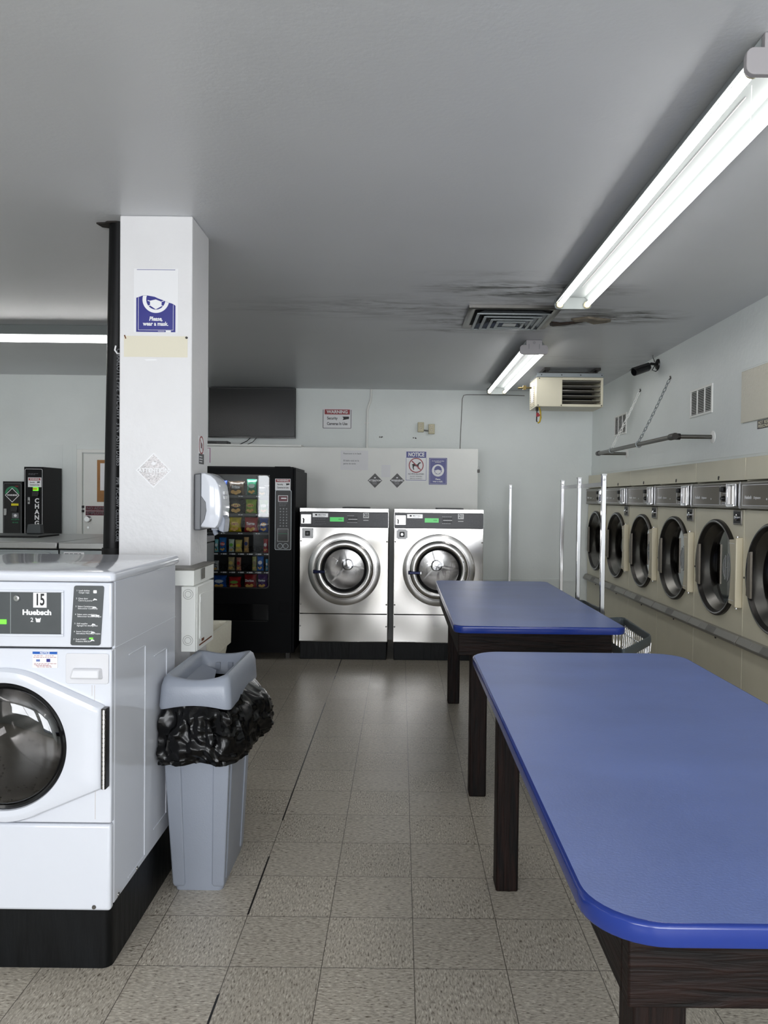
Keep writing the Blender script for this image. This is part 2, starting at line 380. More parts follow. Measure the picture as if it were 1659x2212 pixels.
# column
struct(G().box(-1.272, -.946, 3.468, 3.764, 0, H).build('trim_6', 'column', bevel=.006, smooth=0))
# door behind on the left
d = struct(G().box(-3.335, -2.45, YLB-.02, YLB-.002, .02, 1.975).build('door_1', 'white_paint', bevel=.003))
g = G().box(-3.40, -3.345, YLB-.035, YLB, 0, 2.02).box(-3.345, -2.4, YLB-.035, YLB, 1.985, 2.02).build('door_frame', 'white_paint', d, bevel=.003)
G().lathe((-3.28, YLB-.02, 1.29), [(.001, -.05), (.026, -.05), (.03, -.03), (.012, -.02), (.034, -.004), (.034, 0)], 'y', 24).build('door_knob', 'chrome', d)
G().lathe((-3.28, YLB-.02, 1.20), [(.001, -.012), (.012, -.012), (.014, 0)], 'y', 16).build('deadbolt', 'chrome', d)
G().box(-3.345, -3.325, YLB-.04, YLB-.02, 1.405, 1.43).box(-3.345, -3.325, YLB-.04, YLB-.02, 1.36, 1.385).build('strike_plate', 'black', d)
# ------------------------------------------------------------------ folding tables
def folding_table(name, label, x0, x1, y0, y1, ox, oy, r=.075, leg_x=None, leg_y=None, ap=.14, ly1=None):
    t = thing(name, label, 'table', ((x0+x1)/2, (y0+y1)/2, 0), group=None)
    cx, cy = (x0+x1)/2, (y0+y1)/2; hx, hy = (x1-x0)/2, (y1-y0)/2; T = .9144
    e = .007
    rings = []
    for k in range(5):
        a = PI/2*k/4; i = e*(1-math.sin(a)); rings.append([(p[0], p[1], T-e+e*math.sin(a)-0 if 0 else T-e*(1-math.sin(a))) for p in rrect(-hx+e-e*math.cos(a), hx-e+e*math.cos(a), -hy+e-e*math.cos(a), hy-e+e*math.cos(a), r, 10)])
    base = [(p[0], p[1], T-.036) for p in rrect(-hx+.003, hx-.003, -hy+.003, hy-.003, r, 10)]
    mid = [(p[0], p[1], T-.030) for p in rrect(-hx, hx, -hy, hy, r, 10)]
    g = G(); g.m = 1; g.loft([base, mid, rings[0], rings[1], rings[2], rings[3], rings[4]], caps=False)
    n = len(base); g.add([p for p in base], [tuple(range(n))]); g.m = 0
    g.add([(p[0], p[1], T) for p in rings[4]], [tuple(range(n))])
    g.build('tabletop', ['blue', 'blue_edge'], t, smooth=40)
    z1 = T-.037; z0 = z1-ap; th = .038
    ax0, ax1, ay0, ay1 = -hx+ox, hx-ox, -hy+oy[0], hy-oy[1]
    G().box(ax0, ax1, ay0, ay0+th, z0, z1).build('apron_board', 'wood', t, bevel=.004)
    G().box(ax0, ax1, ay1-th, ay1, z0, z1).build('apron_board', 'wood', t, bevel=.004)
    G().box(ax0, ax0+th, ay0+th, ay1-th, z0, z1).build('apron_board', 'wood', t, bevel=.004)
    G().box(ax1-th, ax1, ay0+th, ay1-th, z0, z1).build('apron_board', 'wood', t, bevel=.004)
    w = .088
    for sx in (0, 1):
        for sy in (0, 1):
            X = ax0+th if not sx else ax1-th-w; Y = ay0+th if not sy else ay1-th-w
            if leg_y: Y = leg_y[sy]-cy
            if leg_x is not None: X = (leg_x-cx) if not sx else -(leg_x-cx)-w
            g = G().box(X, X+w, Y, Y+w, .0, z1-.001)
            lg = g.build('leg', 'wood_v', t, bevel=.007, seg=3)
            G().box(X-.0008, X+w+.0008, Y-.0008, Y+w+.0008, .0, .045+.0).build('worn_foot', 'rubber', lg, bevel=.006) if 0 else None
    return t
T2 = folding_table('folding_table', 'far blue topped folding table on dark wooden legs, in front of the steel washers', .273, 1.137, 3.81, 5.935, .035, (.15, .05), .06, leg_x=.372, leg_y=(3.962, 5.765))
T1 = folding_table('folding_table', 'near blue topped folding table on dark wooden legs, largest thing at the lower right', .297, 1.165, 1.137, 3.187, .075, (.075, .05), .115, leg_x=.392, leg_y=(1.245, 3.0))
G().lathe((-.05, -.914, .815), [(.001, -.0), (.0001, 0)], 'y', 8) if 0 else None
# knot and chip marks
g = G(); g.prism([(-.355, .857), (-.31, .853), (-.306, .850), (-.32, .846), (-.355, .849)], -.953, -.9505, 'y'); g.build('wood_chip', 'cork', T1)
# ------------------------------------------------------------------ white washer number 15
def front_washer():
    t = thing('front_load_washer', 'white front loading washer numbered 15 with dark porthole door, on the black plinth', 'washing machine', (-1.262, 2.46, .2))
    # local: x -.338 .. .338, y 0 .. .70, z 0 .. 1.10
    w = .338; z0 = .0
    G().plate_hole(-w, w, .287, .85, 0, .54, .215, .002, .03).build('front_panel', 'enamel', t, bevel=.004)
    G().box(-w, w, .0, .03, 0, .282).build('kick_panel', 'enamel', t, bevel=.010, seg=3)
    g = G().box(-w, w, .03, .70, 0, 1.068); 
    # hollow for the drum: build the cabinet as separate walls
    g = G().box(-w, -w+.01, .031, .70, 0, 1.068).box(w-.012, w, .031, .70, .01, 1.068).box(-w+.01, w-.012, .69, .70, 0, 1.068).box(-w+.01, w-.012, .031, .69, 0, .02).box(-w+.01, w-.012, .031, .69, .86, .87)
    g.build('cabinet', 'enamel', t, bevel=.004)
    g = G()
    for y0, y1, za, zb in ((.325, .328, .03, .80), (.582, .585, .08, .74)):
        g.box(w, w+.0025, y0, y1, za, zb)
    for ya, yb, s in ((.16, .325, 1), (.43, .582, 1)):
        k = .25
        g.prism([(ya, .80 if ya < .3 else .74), (yb, .80 if ya < .3 else .74), (yb, (.80 if ya < .3 else .74)+.003), (ya, (.80 if ya < .3 else .74)+.003)], w, w+.0025, 'x')
        g.prism([(ya, .03 if ya < .3 else .08), (yb, .03 if ya < .3 else .08), (yb, (.03 if ya < .3 else .08)+.003), (ya, (.03 if ya < .3 else .08)+.003)], w, w+.0025, 'x')
    g.box(w, w+.0015, .02, .70, .848, .851)
    g.build('pressed_side_ribs', 'enamel', t)
    G().box(-w, w, .0, .03, .856, 1.066).build('control_fascia', 'enamel', t, bevel=.006, seg=3)
    rings = []
    for i, z in ((.004, 1.070), (0, 1.074), (0, 1.092), (.004, 1.099), (.012, 1.102)):
        rings.append([(p[0], p[1], z) for p in rrect(-w-.014+i, w+.014-i, -.018+i, .715-i, .022, 6)])
    G().loft(rings).build('lid', 'enamel', t, smooth=50)
    # display panel
    cp = G().box(-.45+.12, .178, -.003, 0, .899, 1.033); cp = cp.build('control_panel', 'panel_grey', t, bevel=.001)
    g = G(); 
    g.box(-.33, .186, -.006, 0, 1.033, 1.041).box(-.33, .186, -.006, 0, .891, .899).box(.178, .186, -.006, 0, .899, 1.033); g.build('panel_frame', 'enamel', t, bevel=.002)
    G().box(.0145, .0165, -.0035, -.003, .900, 1.032).build('panel_groove', 'zinc', cp)
    G().box(-.10, .003, -.006, -.003, .93, .945).build('start_button', 'green_lit', cp, bevel=.001)
    G().lathe((.037, -.003, 1.014), [(.001, -.010), (.006, -.010), (.006, -.006), (.0095, -.006), (.011, 0)], 'y', 20).build('lock', 'chrome', cp)
    G().box(.088, .131, -.0035, -.003, .984, 1.032).build('number_sticker', 'white', cp)
    text('15', .052, 'ink', cp, (.1095, -.0038, 1.008), sx=.62, bold=.02)
    text('Huebsch', .023, 'white', cp, (.100, -.0036, .968), sx=1.15, bold=.045)
    text('2', .019, 'white', cp, (.084, -.0036, .944), bold=.01)
    g = G(); g.prism([(.095, .951), (.098, .937), (.110, .937), (.113, .951), (.110, .951), (.107, .947), (.104, .950), (.101, .947), (.098, .951)], -.0036, -.003, 'y'); g.build('wash_symbol', 'white', cp)
    # instructions
    ip = G(); ip.prism([(p[0]+(p[1]-.959)*.06, p[1]) for p in rrect(.213, .309, .864, 1.056, .007)], -.003, .0005, 'y'); ip = ip.build('instruction_panel', 'panel_grey', t)
    rows = ['1  Load clothes\n    Cargar ropa', '2  Close door\n    Cierre la puerta', '3  Select Cycle/temp\n    Seleccionar Ciclo/temp', '4  Select extra wash/rinse\n    Seleccionar lavado/enjuague', '5  Add supplies\n    Agregue los detergentes', '6  Insert Coins/Card\n    Introduzca Monedas/Tarjeta', '7  Push START\n    Presione INICIO']
    for i, s in enumerate(rows):
        z = 1.037-i*.0255-(.004 if i > 3 else 0); text(s, .0068, 'white', ip, (.222+(z-.96)*.06, -.0034, z), align='LEFT', lead=.95)
    g = G()
    for i in range(7):
        z = 1.037-i*.0255-(.004 if i > 3 else 0); x = .282+(z-.96)*.06
        if i == 0: g.prism(rrect(x-.006, x+.005, z-.005, z+.005, .002), -.0036, -.003, 'y')
        elif i == 3: g.box(x-.008, x+.004, -.0036, -.003, z-.003, z+.002).box(x+.006, x+.018, -.0036, -.003, z-.003, z+.002)
        else: g.prism([(x-.007, z-.004), (x+.001, z-.001), (x+.008, z-.002), (x+.006, z+.002), (x-.002, z+.004)], -.0036, -.003, 'y')
    g.build('pictograms', 'white', ip)
    G().box(.268, .280, -.0038, -.003, .884, .889).build('start_mark', 'green_lit', ip)
    # notice sticker
    st = G().box(.085, .165, -.0012, .002, .79, .842).build('notice_sticker', 'white', t)
    G().box(.0855, .1645, -.0018, -.0012, .834, .842).build('blue_band', mat('blue_band', (20, 90, 180), .4), st)
    text('NOTICE', .0085, 'white', st, (.125, -.0022, .838), bold=.03)
    g = G()
    for k, (a, b) in enumerate(((.09, .12), (.127, .16), (.088, .162), (.09, .162), (.09, .160), (.096, .155), (.1, .152))):
        z = (.8285, .8285, .8235, .803, .799, .7955, .792)[k]; lines(g, a, b, z, -.0013, 1, 0, .0013)
    g.build('fine_print', 'red', st)
    G().box(.097, .109, -.0018, -.0012, .81, .817).build('tray_symbol', 'blue', st)
    G().box(.130, .142, -.0018, -.0012, .809, .819).build('tray_symbol', 'navy', st)
    # dispenser drawer
    dr = G(); dr.prism(rrect(.192, .330, .74, .838, .008), -.003, .002, 'y'); dr = dr.build('dispenser_drawer', 'enamel_dull', t, bevel=.0015)
    g = G(); a = [(.207, .755), (.313, .755), (.309, .792), (.217, .792)]
    g.loft([[(x, -.003, z) for x, z in a], [(.215, -.026, .762), (.305, -.026, .762), (.303, -.020, .789), (.221, -.020, .789)]]); g.build('drawer_grip', 'enamel_dull', dr, bevel=.004)
    # door: white moulded ring with lobe reaching to the hinge
    R = .248; cz = .54
    a1 = math.radians(62); 
    hull = [(R*math.cos(a1), R*math.sin(a1)), (.322, .128), (.322, -.132), (R*math.cos(a1), -R*math.sin(a1))]
    poly = []; inner = []
    for i in range(144):
        a = 2*PI*i/144; c, s = math.cos(a), math.sin(a); rad = R
        for (xa, za), (xb, zb) in zip(hull, hull[1:]):
            dx, dz = xb-xa, zb-za; det = c*(-dz)+s*dx
            if abs(det) < 1e-9: continue
            tt = (xa*(-dz)+za*dx)/det; uu = (c*za-s*xa)/det if 0 else ((tt*c-xa)*dx+(tt*s-za)*dz)/(dx*dx+dz*dz)
            if tt > 0 and -1e-6 <= uu <= 1+1e-6: rad = max(rad, tt)
        poly.append((rad*c, cz+rad*s)); inner.append((.202*c, cz+.202*s))
    def off(pl, k, y): return [(p[0]*(1-k), y, cz+(p[1]-cz)*(1-k)) for p in pl]
    g = G(); g.loft([off(poly, 0, .0), off(poly, 0, -.012), off(poly, .03, -.026), off(poly, .09, -.030), [(p[0]*1.09, -.030, cz+(p[1]-cz)*1.09) for p in inner], [(p[0]*1.02, -.026, cz+(p[1]-cz)*1.02) for p in inner], [(p[0], -.016, p[1]) for p in inner], [(p[0], .02, p[1]) for p in inner]], caps=False)
    door = g.build('door', 'enamel', t, smooth=45)
    prof = [(.203, -.012), (.200, -.022), (.186, -.028), (.182, -.020)]
    G().lathe((0, 0, cz), [(.2035, -.004), (.203, -.020), (.196, -.026), (.188, -.022), (.186, .01)], 'y', 64).build('gasket_ring', 'black_gloss', door)
    G().lathe((0, 0, cz), [(.190, -.018), (.186, -.026), (.168, -.036), (.14, -.044), (.09, -.050), (.04, -.052), (.0005, -.052)], 'y', 64).build('glass_bowl', 'glass_porthole', door, smooth=80)
    g = G().box(.318, .334, -.034, -.002, .41, .668); g.build('hinge', 'gunmetal', door, bevel=.002)
    g = G(); g.tube([(.328, -.036, .412), (.328, -.036, .666)], .0042, 8)
    for i in range(17):
        z = .415+i*.0148; g.tube([(.328, -.036, z), (.328, -.036, z+.011)], .0055, 8)
    g.build('hinge_pin', 'chrome', door)
    # drum
    G().lathe((0, 0, cz), [(.235, .05), (.262, .12), (.262, .42), (.25, .445), (.12, .43), (.0005, .425)], 'y', 64).build('drum', 'steel', t, smooth=50)
    g = G()
    for k in range(3):
        a = math.radians(-60+120*k+20); c, s_ = math.cos(a), math.sin(a)
        poly = [(-.05, 0), (-.02, .055), (.02, .055), (.05, 0)]
        r0 = [(c*(.262-h)-s_*u, .10, cz+s_*(.262-h)+c*u) for u, h in poly]; r1 = [(c*(.262-h*.6)-s_*u, .42, cz+s_*(.262-h*.6)+c*u) for u, h in poly]
        g.loft([r0, r1])
    g.build('drum_lifter', 'steel_flat', t, bevel=.008)
    g = G()
    for k in range(150):
        a = random.uniform(PI*.95, 1.95*PI); yy = random.uniform(.13, .40); r = .2605
        p = Vector((math.cos(a)*r, yy, cz+math.sin(a)*r)); nrm = Vector((-math.cos(a), 0, -math.sin(a)))
        g.tube([p, p+nrm*.0012], .004, 6)
    g.build('perforations', 'interior', t)
    G().box(-.33, .33, .032, .685, .022, .85).build('tub_shadow', 'interior', t) if 0 else None
    g = G().lathe((0, 0, cz), [(.216, .012), (.238, .028)], 'y', 64); g.build('door_boot', 'rubber', t)
    g = G()
    for x, y in ((.0, 0),): g.lathe((.285, -.0005, .014), [(.0005, -.003), (.006, -.003), (.007, 0)], 'y', 12)
    for y, z in ((.07, .02), (.25, .02), (.64, .02)): g.lathe((w, y, z), [(.0005, .003), (.006, .003), (.007, 0)], 'x', 12)
    g.build('screw', 'steel_dark', t)
    # rust drips under the drawer
    g = G()
    for x, z0, z1 in ((.275, .70, .735), (.283, .68, .735), (.2865, .30, .40)): g.box(x, x+.0012, -.0004+.002, .002, z0, z1)
    g.build('rust_streak', mat('faint_rust', (190, 178, 170), .5), t)
    return t
front_washer()
g = G(); g.loft([[(p[0], p[1], z) for p in rrect(-3.6, -.932, 2.482, 3.30, .03)] for z in (0, .199)])
tag(g.build('plinth', 'plinth', smooth=40), 'scuffed black plinth under the white washer, standing on the tiles', 'plinth')
# ------------------------------------------------------------------ rubbish bin
def bin_():
    cx, y0 = -.775, 2.985; L = .40
    t = thing('rubbish_bin', 'slim grey plastic rubbish bin with an open grey top, between washer and aisle', 'bin', (cx, y0+L/2, 0))
    def ring(z, hw, ya, yb, r): return [(p[0], p[1], z) for p in rrect(-hw, hw, ya, yb, r, 5)]
    y = -L/2
    g = G(); g.loft([ring(.0, .092, y+.002, -y-.01, .02), ring(.012, .095, y, -y, .02), ring(.70, .126, y-.05, -y+.03, .03), ring(.70, .120, y-.044, -y+.024, .028), ring(.02, .088, y+.008, -y-.008, .018)]); g.build('body', 'plastic_grey', t, smooth=40)
    g = G()
    for s in (-1, 1):
        a = [(s*.101, y-.008, .03), (s*.052, y-.008, .03), (s*.052, y+.01, .03), (s*.101, y+.01, .03)]
        b = [(s*.134, y-.057, .70), (s*.066, y-.057, .70), (s*.066, y-.03, .70), (s*.134, y-.03, .70)]
        a0 = [(s*.096, y-.001, .015), (s*.057, y-.001, .015), (s*.057, y+.01, .015), (s*.096, y+.01, .015)]
        g.loft([a0, a, b])
        a = [(s*.101, y+.05, .03), (s*.101, y+.11, .03), (s*.09, y+.11, .03), (s*.09, y+.05, .03)]
    g.build('corner_rib', 'plastic_grey', t, bevel=.006, seg=3)
    g = G()
    for s in (-1, 1):
        for ya, yb in ((y+.035, y+.09), (-y-.09, -y-.035)):
            a = [(s*.101, ya, .03), (s*.101, yb, .03), (s*.08, yb, .03), (s*.08, ya, .03)]
            b = [(s*.133, ya*1.12, .70), (s*.133, yb*1.12, .70), (s*.11, yb*1.12, .70), (s*.11, ya*1.12, .70)]
            g.loft([a, b])
    g.build('side_rib', 'plastic_grey', t, bevel=.006, seg=3)
    # top hood
    def hood(z, hw, ya, yb, r, dip=0, n=12):
        o = []
        for p in rrect(-hw, hw, ya, yb, r, 6): o.append(p)
        # densify edges so that the lip can dip at the middle of each side
        q = []
        for i in range(len(o)):
            a, b = o[i], o[(i+1) % len(o)]; m = 8 if math.dist(a, b) > .05 else 1
            for k in range(m): q.append((a[0]+(b[0]-a[0])*k/m, a[1]+(b[1]-a[1])*k/m))
        return [(x, yy, z-dip*(math.cos(min(1, abs(x)/hw)*PI/2)**1.0 if (abs(yy-ya) < r+.02 or abs(yy-yb) < r+.02) else 0)) for x, yy in q]
    ya, yb = y-.085, -y+.07
    g = G(); g.loft([hood(.733, .136, ya, yb, .03, -.018), hood(.743, .139, ya-.003, yb+.003, .03, -.018), hood(.820, .134, ya+.002, yb-.002, .032), hood(.850, .126, ya+.012, yb-.012, .034, .010), hood(.862, .116, ya+.026, yb-.026, .034, .018), hood(.857, .102, ya+.045, yb-.045, .03, .018), hood(.82, .092, ya+.06, yb-.06, .03, .02), hood(.77, .088, ya+.066, yb-.066, .03, .01)], caps=False)
    hd = g.build('hood', 'plastic_grey', t, smooth=60)
    g = G(); g.add([(-.094, ya+.09, .80), (.035, ya+.12, .772), (-.02, yb-.12, .79), (-.094, yb-.08, .81), (-.094, ya+.09, .795), (.035, ya+.12, .767), (-.02, yb-.12, .785), (-.094, yb-.08, .805)], [(0, 1, 2, 3), (4, 5, 6, 7), (0, 1, 5, 4), (1, 2, 6, 5), (2, 3, 7, 6), (3, 0, 4, 7)]); g.build('flap', 'plastic_grey', hd)
    g = G()
    for x in (-.035, .02): g.box(x, x+.02, yb-.075, yb-.058, .782, .812)
    g.build('hinge_tab', 'plastic_grey', hd)
    # liner
    nu, nv = 170, 44; vs = []; rnd = random.Random(5)
    base = rrect(-1, 1, -1, 1, .25, 23)[:nu] if 0 else None
    def per(u):
        a = 2*PI*u; c, s = math.cos(a), math.sin(a); k = (abs(c)**5+abs(s)**5)**(-1/5.); return c*k, s*k
    from mathutils import noise
    for j in range(nv+1):
        v = j/nv
        for i in range(nu):
            px, py = per(i/nu)
            flare = math.sin(min(1, v*1.05)*PI*.62)*.030
            ang = i/nu
            hw = .124+flare*.9+.020*v; hl = .262+flare*.7
            x = px*hw; yy = py*hl-.010
            z = .765-v*.240
            # longer corner hanging out at the right rear
            k = math.exp(-((ang-.035)/.075)**2)+math.exp(-((ang-1.035)/.075)**2)
            x += k*.075*math.sin(PI*min(1, v*.75))*(1 if v < .85 else .8); z += k*.03*v
            kl = math.exp(-((ang-.60)/.08)**2)
            nz = noise.noise(Vector((px*2.2, py*3.2, v*2.2)))*.030+abs(noise.noise(Vector((px*3.6+3, py*5, v*3.4))))*.022
            r1 = noise.noise(Vector((px*3.2+py*1.5, py*4.4-px, v*2.0+4))); r2 = noise.noise(Vector((px*2.2+9, py*3, v*4.2-px*2)))
            nz += (.5-min(.5, abs(r1)*2.2))*.020+(.5-min(.5, abs(r2)*2.4))*.016
            nz *= min(1, v*4)
            x += px*nz*.9; yy += py*nz*.9; z += noise.noise(Vector((px*2, py*2.5, 7)))*.022*v
            if v > .93: x *= .96; yy *= .98
            if px < 0: x = max(x, -.142)
            vs.append((x, yy, z))
    g = G(); fs = []
    for j in range(nv):
        for i in range(nu):
            q = (i+1) % nu; fs.append((j*nu+i, j*nu+q, (j+1)*nu+q, (j+1)*nu+i))
    g.add(vs, fs); g.build('bag_skirt', 'bag', t, smooth=50)
    g = G().loft([[(p[0], p[1], z) for p in rrect(-h, h, -.20, .20, .04)] for z, h in ((.69, .10), (.68, .09))]); g.build('bag_inside', 'bag', t)
    return t
bin_()
# ------------------------------------------------------------------ pipe and things fixed to the column
t = thing('drain_pipe', 'black plastic drain pipe rising to the ceiling at the left of the column', 'pipe', (-1.335, 3.585, 0))
g = G(); g.tube([(.002, 0, 0), (-.003, 0, 1.3), (.02, 0, 2.80)], .046, 28); g.build('pipe', 'pipe', t, smooth=60)
g = G(); g.tube([(-.0035, 0, 1.26), (-.003, 0, 1.30)], .052, 28); g.build('coupling', 'rubber', t, smooth=60)
text('CHARLOTTE PIPE  PVC-DWV  3 IN  ASTM D2665', .028, 'grey_ink', t, (.034, -.045, 1.95), rot=(PI/2, PI/2, 0), sx=.9)
text('PIPE  PVC-DWV  CELLULAR CORE', .022, 'grey_ink', t, (.030, -.043, 1.48), rot=(PI/2, PI/2, 0), sx=.9)
g = G(); g.tube([(.045, -.02, 2.20), (.03, -.052, 2.195), (.02, -.055, 2.21), (.025, -.056, 2.23)], .004, 6); g.build('white_hook', 'white', t)
g = G(); pts = []
rr = random.Random(3)
for i in range(18):
    a = 2*PI*i/18; r = .054+rr.uniform(0, .014)+(.026 if 8 <= i <= 10 else 0); pts.append((-1.325+r*math.cos(a), 3.585+r*math.sin(a)*.8))
g.prism(pts, 2.793, 2.7995, 'z'); tag(g.build('dark_hole_patch', 'soot'), 'ragged dark patch for a shaded hole in ceiling plaster where the black pipe goes up', 'damage')  # thin dark plate, its colour stands for the shade in the hole
def sign_base(name, label, cat, loc, w, h, th=.002, m='white', r=.0, rz=0, group=None):
    t = thing(name, label, cat, loc, rz, group)
    g = G(); g.prism(rrect(-w/2, w/2, 0, h, max(r, .001), 3), -th, 0, 'y'); g.build('board', m, t)
    return t
def emblem_mask(t, cx, cz, R, y, clip=None):
    k = R
    G().lathe((cx, y, cz), [(.0001, -.0004), (R, -.0004), (R, 0)], 'y', 40).build('emblem_disc', 'white', t) if not clip else None
# torn poster
t = thing('torn_poster', 'torn blue and white face mask poster taped high on the column front', 'poster', (-1.108, 3.4675, 2.281))
w = .091
g = G(); g.box(-.099, .10, -.0008, 0, -.003, .283); g.build('backing_sheet', 'paper', t)
tear = [(.088, .118), (.083, .122), (.072, .128), (.06, .131), (.045, .136), (.03, .143), (.01, .150), (-.005, .157), (-.022, .160), (-.04, .163), (-.06, .162), (-.07, .158), (-.088, .152)]
g = G(); g.prism([(-.088, 0), (.088, 0)]+tear, -.0016, -.0008, 'y'); blue = g.build('blue_sheet', 'navy', t)
g = G(); g.box(-.079, -.0775, -.002, -.0016, .008, .154).box(.0775, .079, -.002, -.0016, .008, .122).box(-.079, .079, -.002, -.0016, .008, .0095).box(.045, .068, -.002, -.0016, .0, .007).box(.01, .04, -.002, -.0016, .003, .0045); g.build('border_line', 'white', blue)
def below(pl):  # keep the part of an outline that lies under the tear
    out = []
    for x, z in pl:
        for (xa, za), (xb, zb) in zip(tear, tear[1:]):
            if xb <= x <= xa: z = min(z, za+(zb-za)*(x-xa)/(xb-xa)-.001)
        out.append((x, z))
    return out
dense = [(.060*math.cos(2*PI*i/72), .145+.060*math.sin(2*PI*i/72)) for i in range(72)]
g = G(); g.prism(below(dense), -.0021, -.0016, 'y'); g.build('emblem_ring', 'white', blue)
g = G(); g.prism(below([(.043*math.cos(2*PI*i/60), .145+.045*math.sin(2*PI*i/60)) for i in range(60)]), -.0026, -.0021, 'y'); g.build('emblem_face', 'navy', blue)
g = G(); g.prism(below([(-.026, .139), (0, .145), (.026, .135), (.026, .115), (0, .101), (-.026, .118)]), -.0031, -.0026, 'y')
g.prism([(-.036, .142), (-.026, .139), (-.026, .136), (-.037, .139)], -.0031, -.0026, 'y').prism([(-.035, .117), (-.026, .120), (-.026, .117), (-.034, .114)], -.0031, -.0026, 'y').prism([(.026, .137), (.036, .140), (.036, .137), (.026, .134)], -.0031, -.0026, 'y').prism([(.026, .119), (.035, .116), (.035, .113), (.026, .116)], -.0031, -.0026, 'y')
g.build('emblem_mask', 'white', blue)
text('Please,', .026, 'white', blue, (.0, -.0021, .058), bold=.03, shear=.2, sx=.85)
text('wear a mask.', .025, 'white', blue, (.0, -.0021, .036), bold=.03, sx=.86)
g = G(); g.box(-.086, .086, -.0012, -.0008, .277, .279); g.build('top_line', 'navy', t)
G().box(-.101, .103, -.0024, -.0018, .118, .282).build('clear_tape', 'plastic_film', t) if 0 else None
t = thing('tape_strip', 'cream paper strip stuck across the column under the torn mask poster', 'paper', (-1.108, 3.4675, 2.169))
G().box(-.143, .143, -.001, 0, 0, .094).build('strip', 'tape', t)
g = G(); g.prism([(-.143, .096), (-.138, .098), (-.132, .082), (-.136, .080)], -.002, -.001, 'y'); g.build('torn_corner', 'rust', t)
g = G(); g.lathe((.138, 0, .088), [(.0005, -.004), (.005, -.004), (.006, 0)], 'y', 10); g.build('screw', 'gunmetal', t)
g = G(); g.prism([(-1.16, 2.158), (-1.11, 2.160), (-1.10, 2.157), (-1.108, 2.154), (-1.15, 2.153)], 3.4672, 3.4679, 'y'); tag(g.build('paint_touch_up', 'white'), 'small bright paint smear on the column just under the cream strip', 'mark')
def diamond(name, label, loc, s, m, word, border=None, msz=.02, small=None, group=None, rz=0):
    t = thing(name, label, 'sign', loc, rz, group)
    g = G(); g.prism([(0, -s), (s, 0), (0, s), (-s, 0)], -.001, 0, 'y'); b = g.build('sticker', border or m, t)
    g = G(); q = s*.9; g.prism([(0, -q), (q, 0), (0, q), (-q, 0)], -.0014, -.001, 'y'); g.build('face', m, b)
    text(word, msz, 'white', b, (0, -.0018, 0), bold=.04, sx=1.0)
    if small:
        g = G()
        for i, zz in enumerate(small): lines(g, -(s-abs(zz))*.55, (s-abs(zz))*.55, zz, -.0014, 1, 0, s*.03)
        g.build('fine_print', 'white', b)
    g = G(); g.prism([(-.16*s, .34*s), (-.05*s, .5*s), (.1*s, .46*s), (.14*s, .36*s), (0, .28*s)], -.0018, -.0014, 'y'); g.build('camera_symbol', 'white', b)
    return t
diamond('attention_sign', 'silver scratched diamond sticker reading ATTENTION on the white column', (-1.115, 3.4675, 1.660), .080, 'scratch', 'ATTENTION', 'white', .0245, (-.012, -.022))
# side stickers of the column (facing the aisle)
t = thing('no_drinks_sticker', 'small red ringed prohibition sticker with black caption on the side of the column', 'sticker', (-.9455, 3.638, 1.698), PI/2)
G().box(-.048, .048, -.001, 0, 0, .13).build('sheet', 'white', t)
G().box(-.046, .046, -.0015, -.001, .0, .048).build('caption_panel', 'panel_dark', t)
G().lathe((0, -.001, .089), [(.043, 0), (.043, -.0006), (.036, -.0006), (.036, 0)], 'y', 36).build('red_ring', 'red', t)
g = G(); g.prism([(-.026, .112), (-.022, .115), (.027, .066), (.023, .063)], -.0022, -.0016, 'y'); g.build('red_slash', 'red', t)
g = G().box(-.012, .012, -.0015, -.001, .075, .1).box(.012, .018, -.0015, -.001, .083, .095); g.build('cup_symbol', 'grey_ink', t)
g = G(); lines(g, -.036, .036, .032, -.0016, 3, .012, .005); g.build('caption', 'white', t)
# soap / towel dispenser
t = thing('towel_dispenser', 'white and grey paper towel dispenser mounted on the side of the column', 'dispenser', (-.946, 3.60, 1.39), PI/2)
# local: front -y (towards the aisle), x along column depth (+x is away from camera)
def dprof(w, d, z0, z1, tp=.06):
    return None
prof = [(0, .02), (.0, .245)]
def side(scale=1):  # outline in (y, z)
    return [(0, .0), (0, .262), (-.03, .262), (-.062, .256), (-.090, .235), (-.108, .20), (-.118, .15), (-.120, .09), (-.116, .055), (-.095, .012), (-.06, .004)]
def shellp(x0, x1, ya, yb):
    g = G(); out = [(y, z) for y, z in side()]
    return out
bp = [(-.001, 0), (-.001, .258), (-.034, .262), (-.034, .0)]
g = G(); g.prism([(y, z) for y, z in bp], -.088, .088, 'x'); g.build('back_housing', 'plastic_grey2', t, bevel=.006, seg=3)
cov = [(-.034, .012), (-.034, .264), (-.050, .264), (-.078, .254), (-.100, .235), (-.116, .205), (-.124, .16), (-.127, .11), (-.124, .06), (-.112, .022), (-.10, .008)]
g = G(); rings = []
for x, k in ((-.092, .90), (-.090, .96), (-.078, 1), (.078, 1), (.090, .96), (.092, .90)):
    cyy, czz = -.07, .135; rings.append([(x, cyy+(y-cyy)*k, czz+(z-czz)*k) for y, z in cov])
g.loft(rings); g.build('cover', 'enamel', t, smooth=50)
g = G(); c = [(-.034, .02), (-.052, .05), (-.060, .09), (-.056, .13), (-.034, .16)]; g.prism(c, -.0945, -.090, 'x'); g.build('side_grip', 'plastic_grey2', t, bevel=.002)
g = G(); g.prism([(-.100, .02), (-.124, .07), (-.136, .05), (-.130, -.012), (-.108, -.004)], -.05, .05, 'x'); g.build('push_lever', 'plastic_grey', t, bevel=.004)
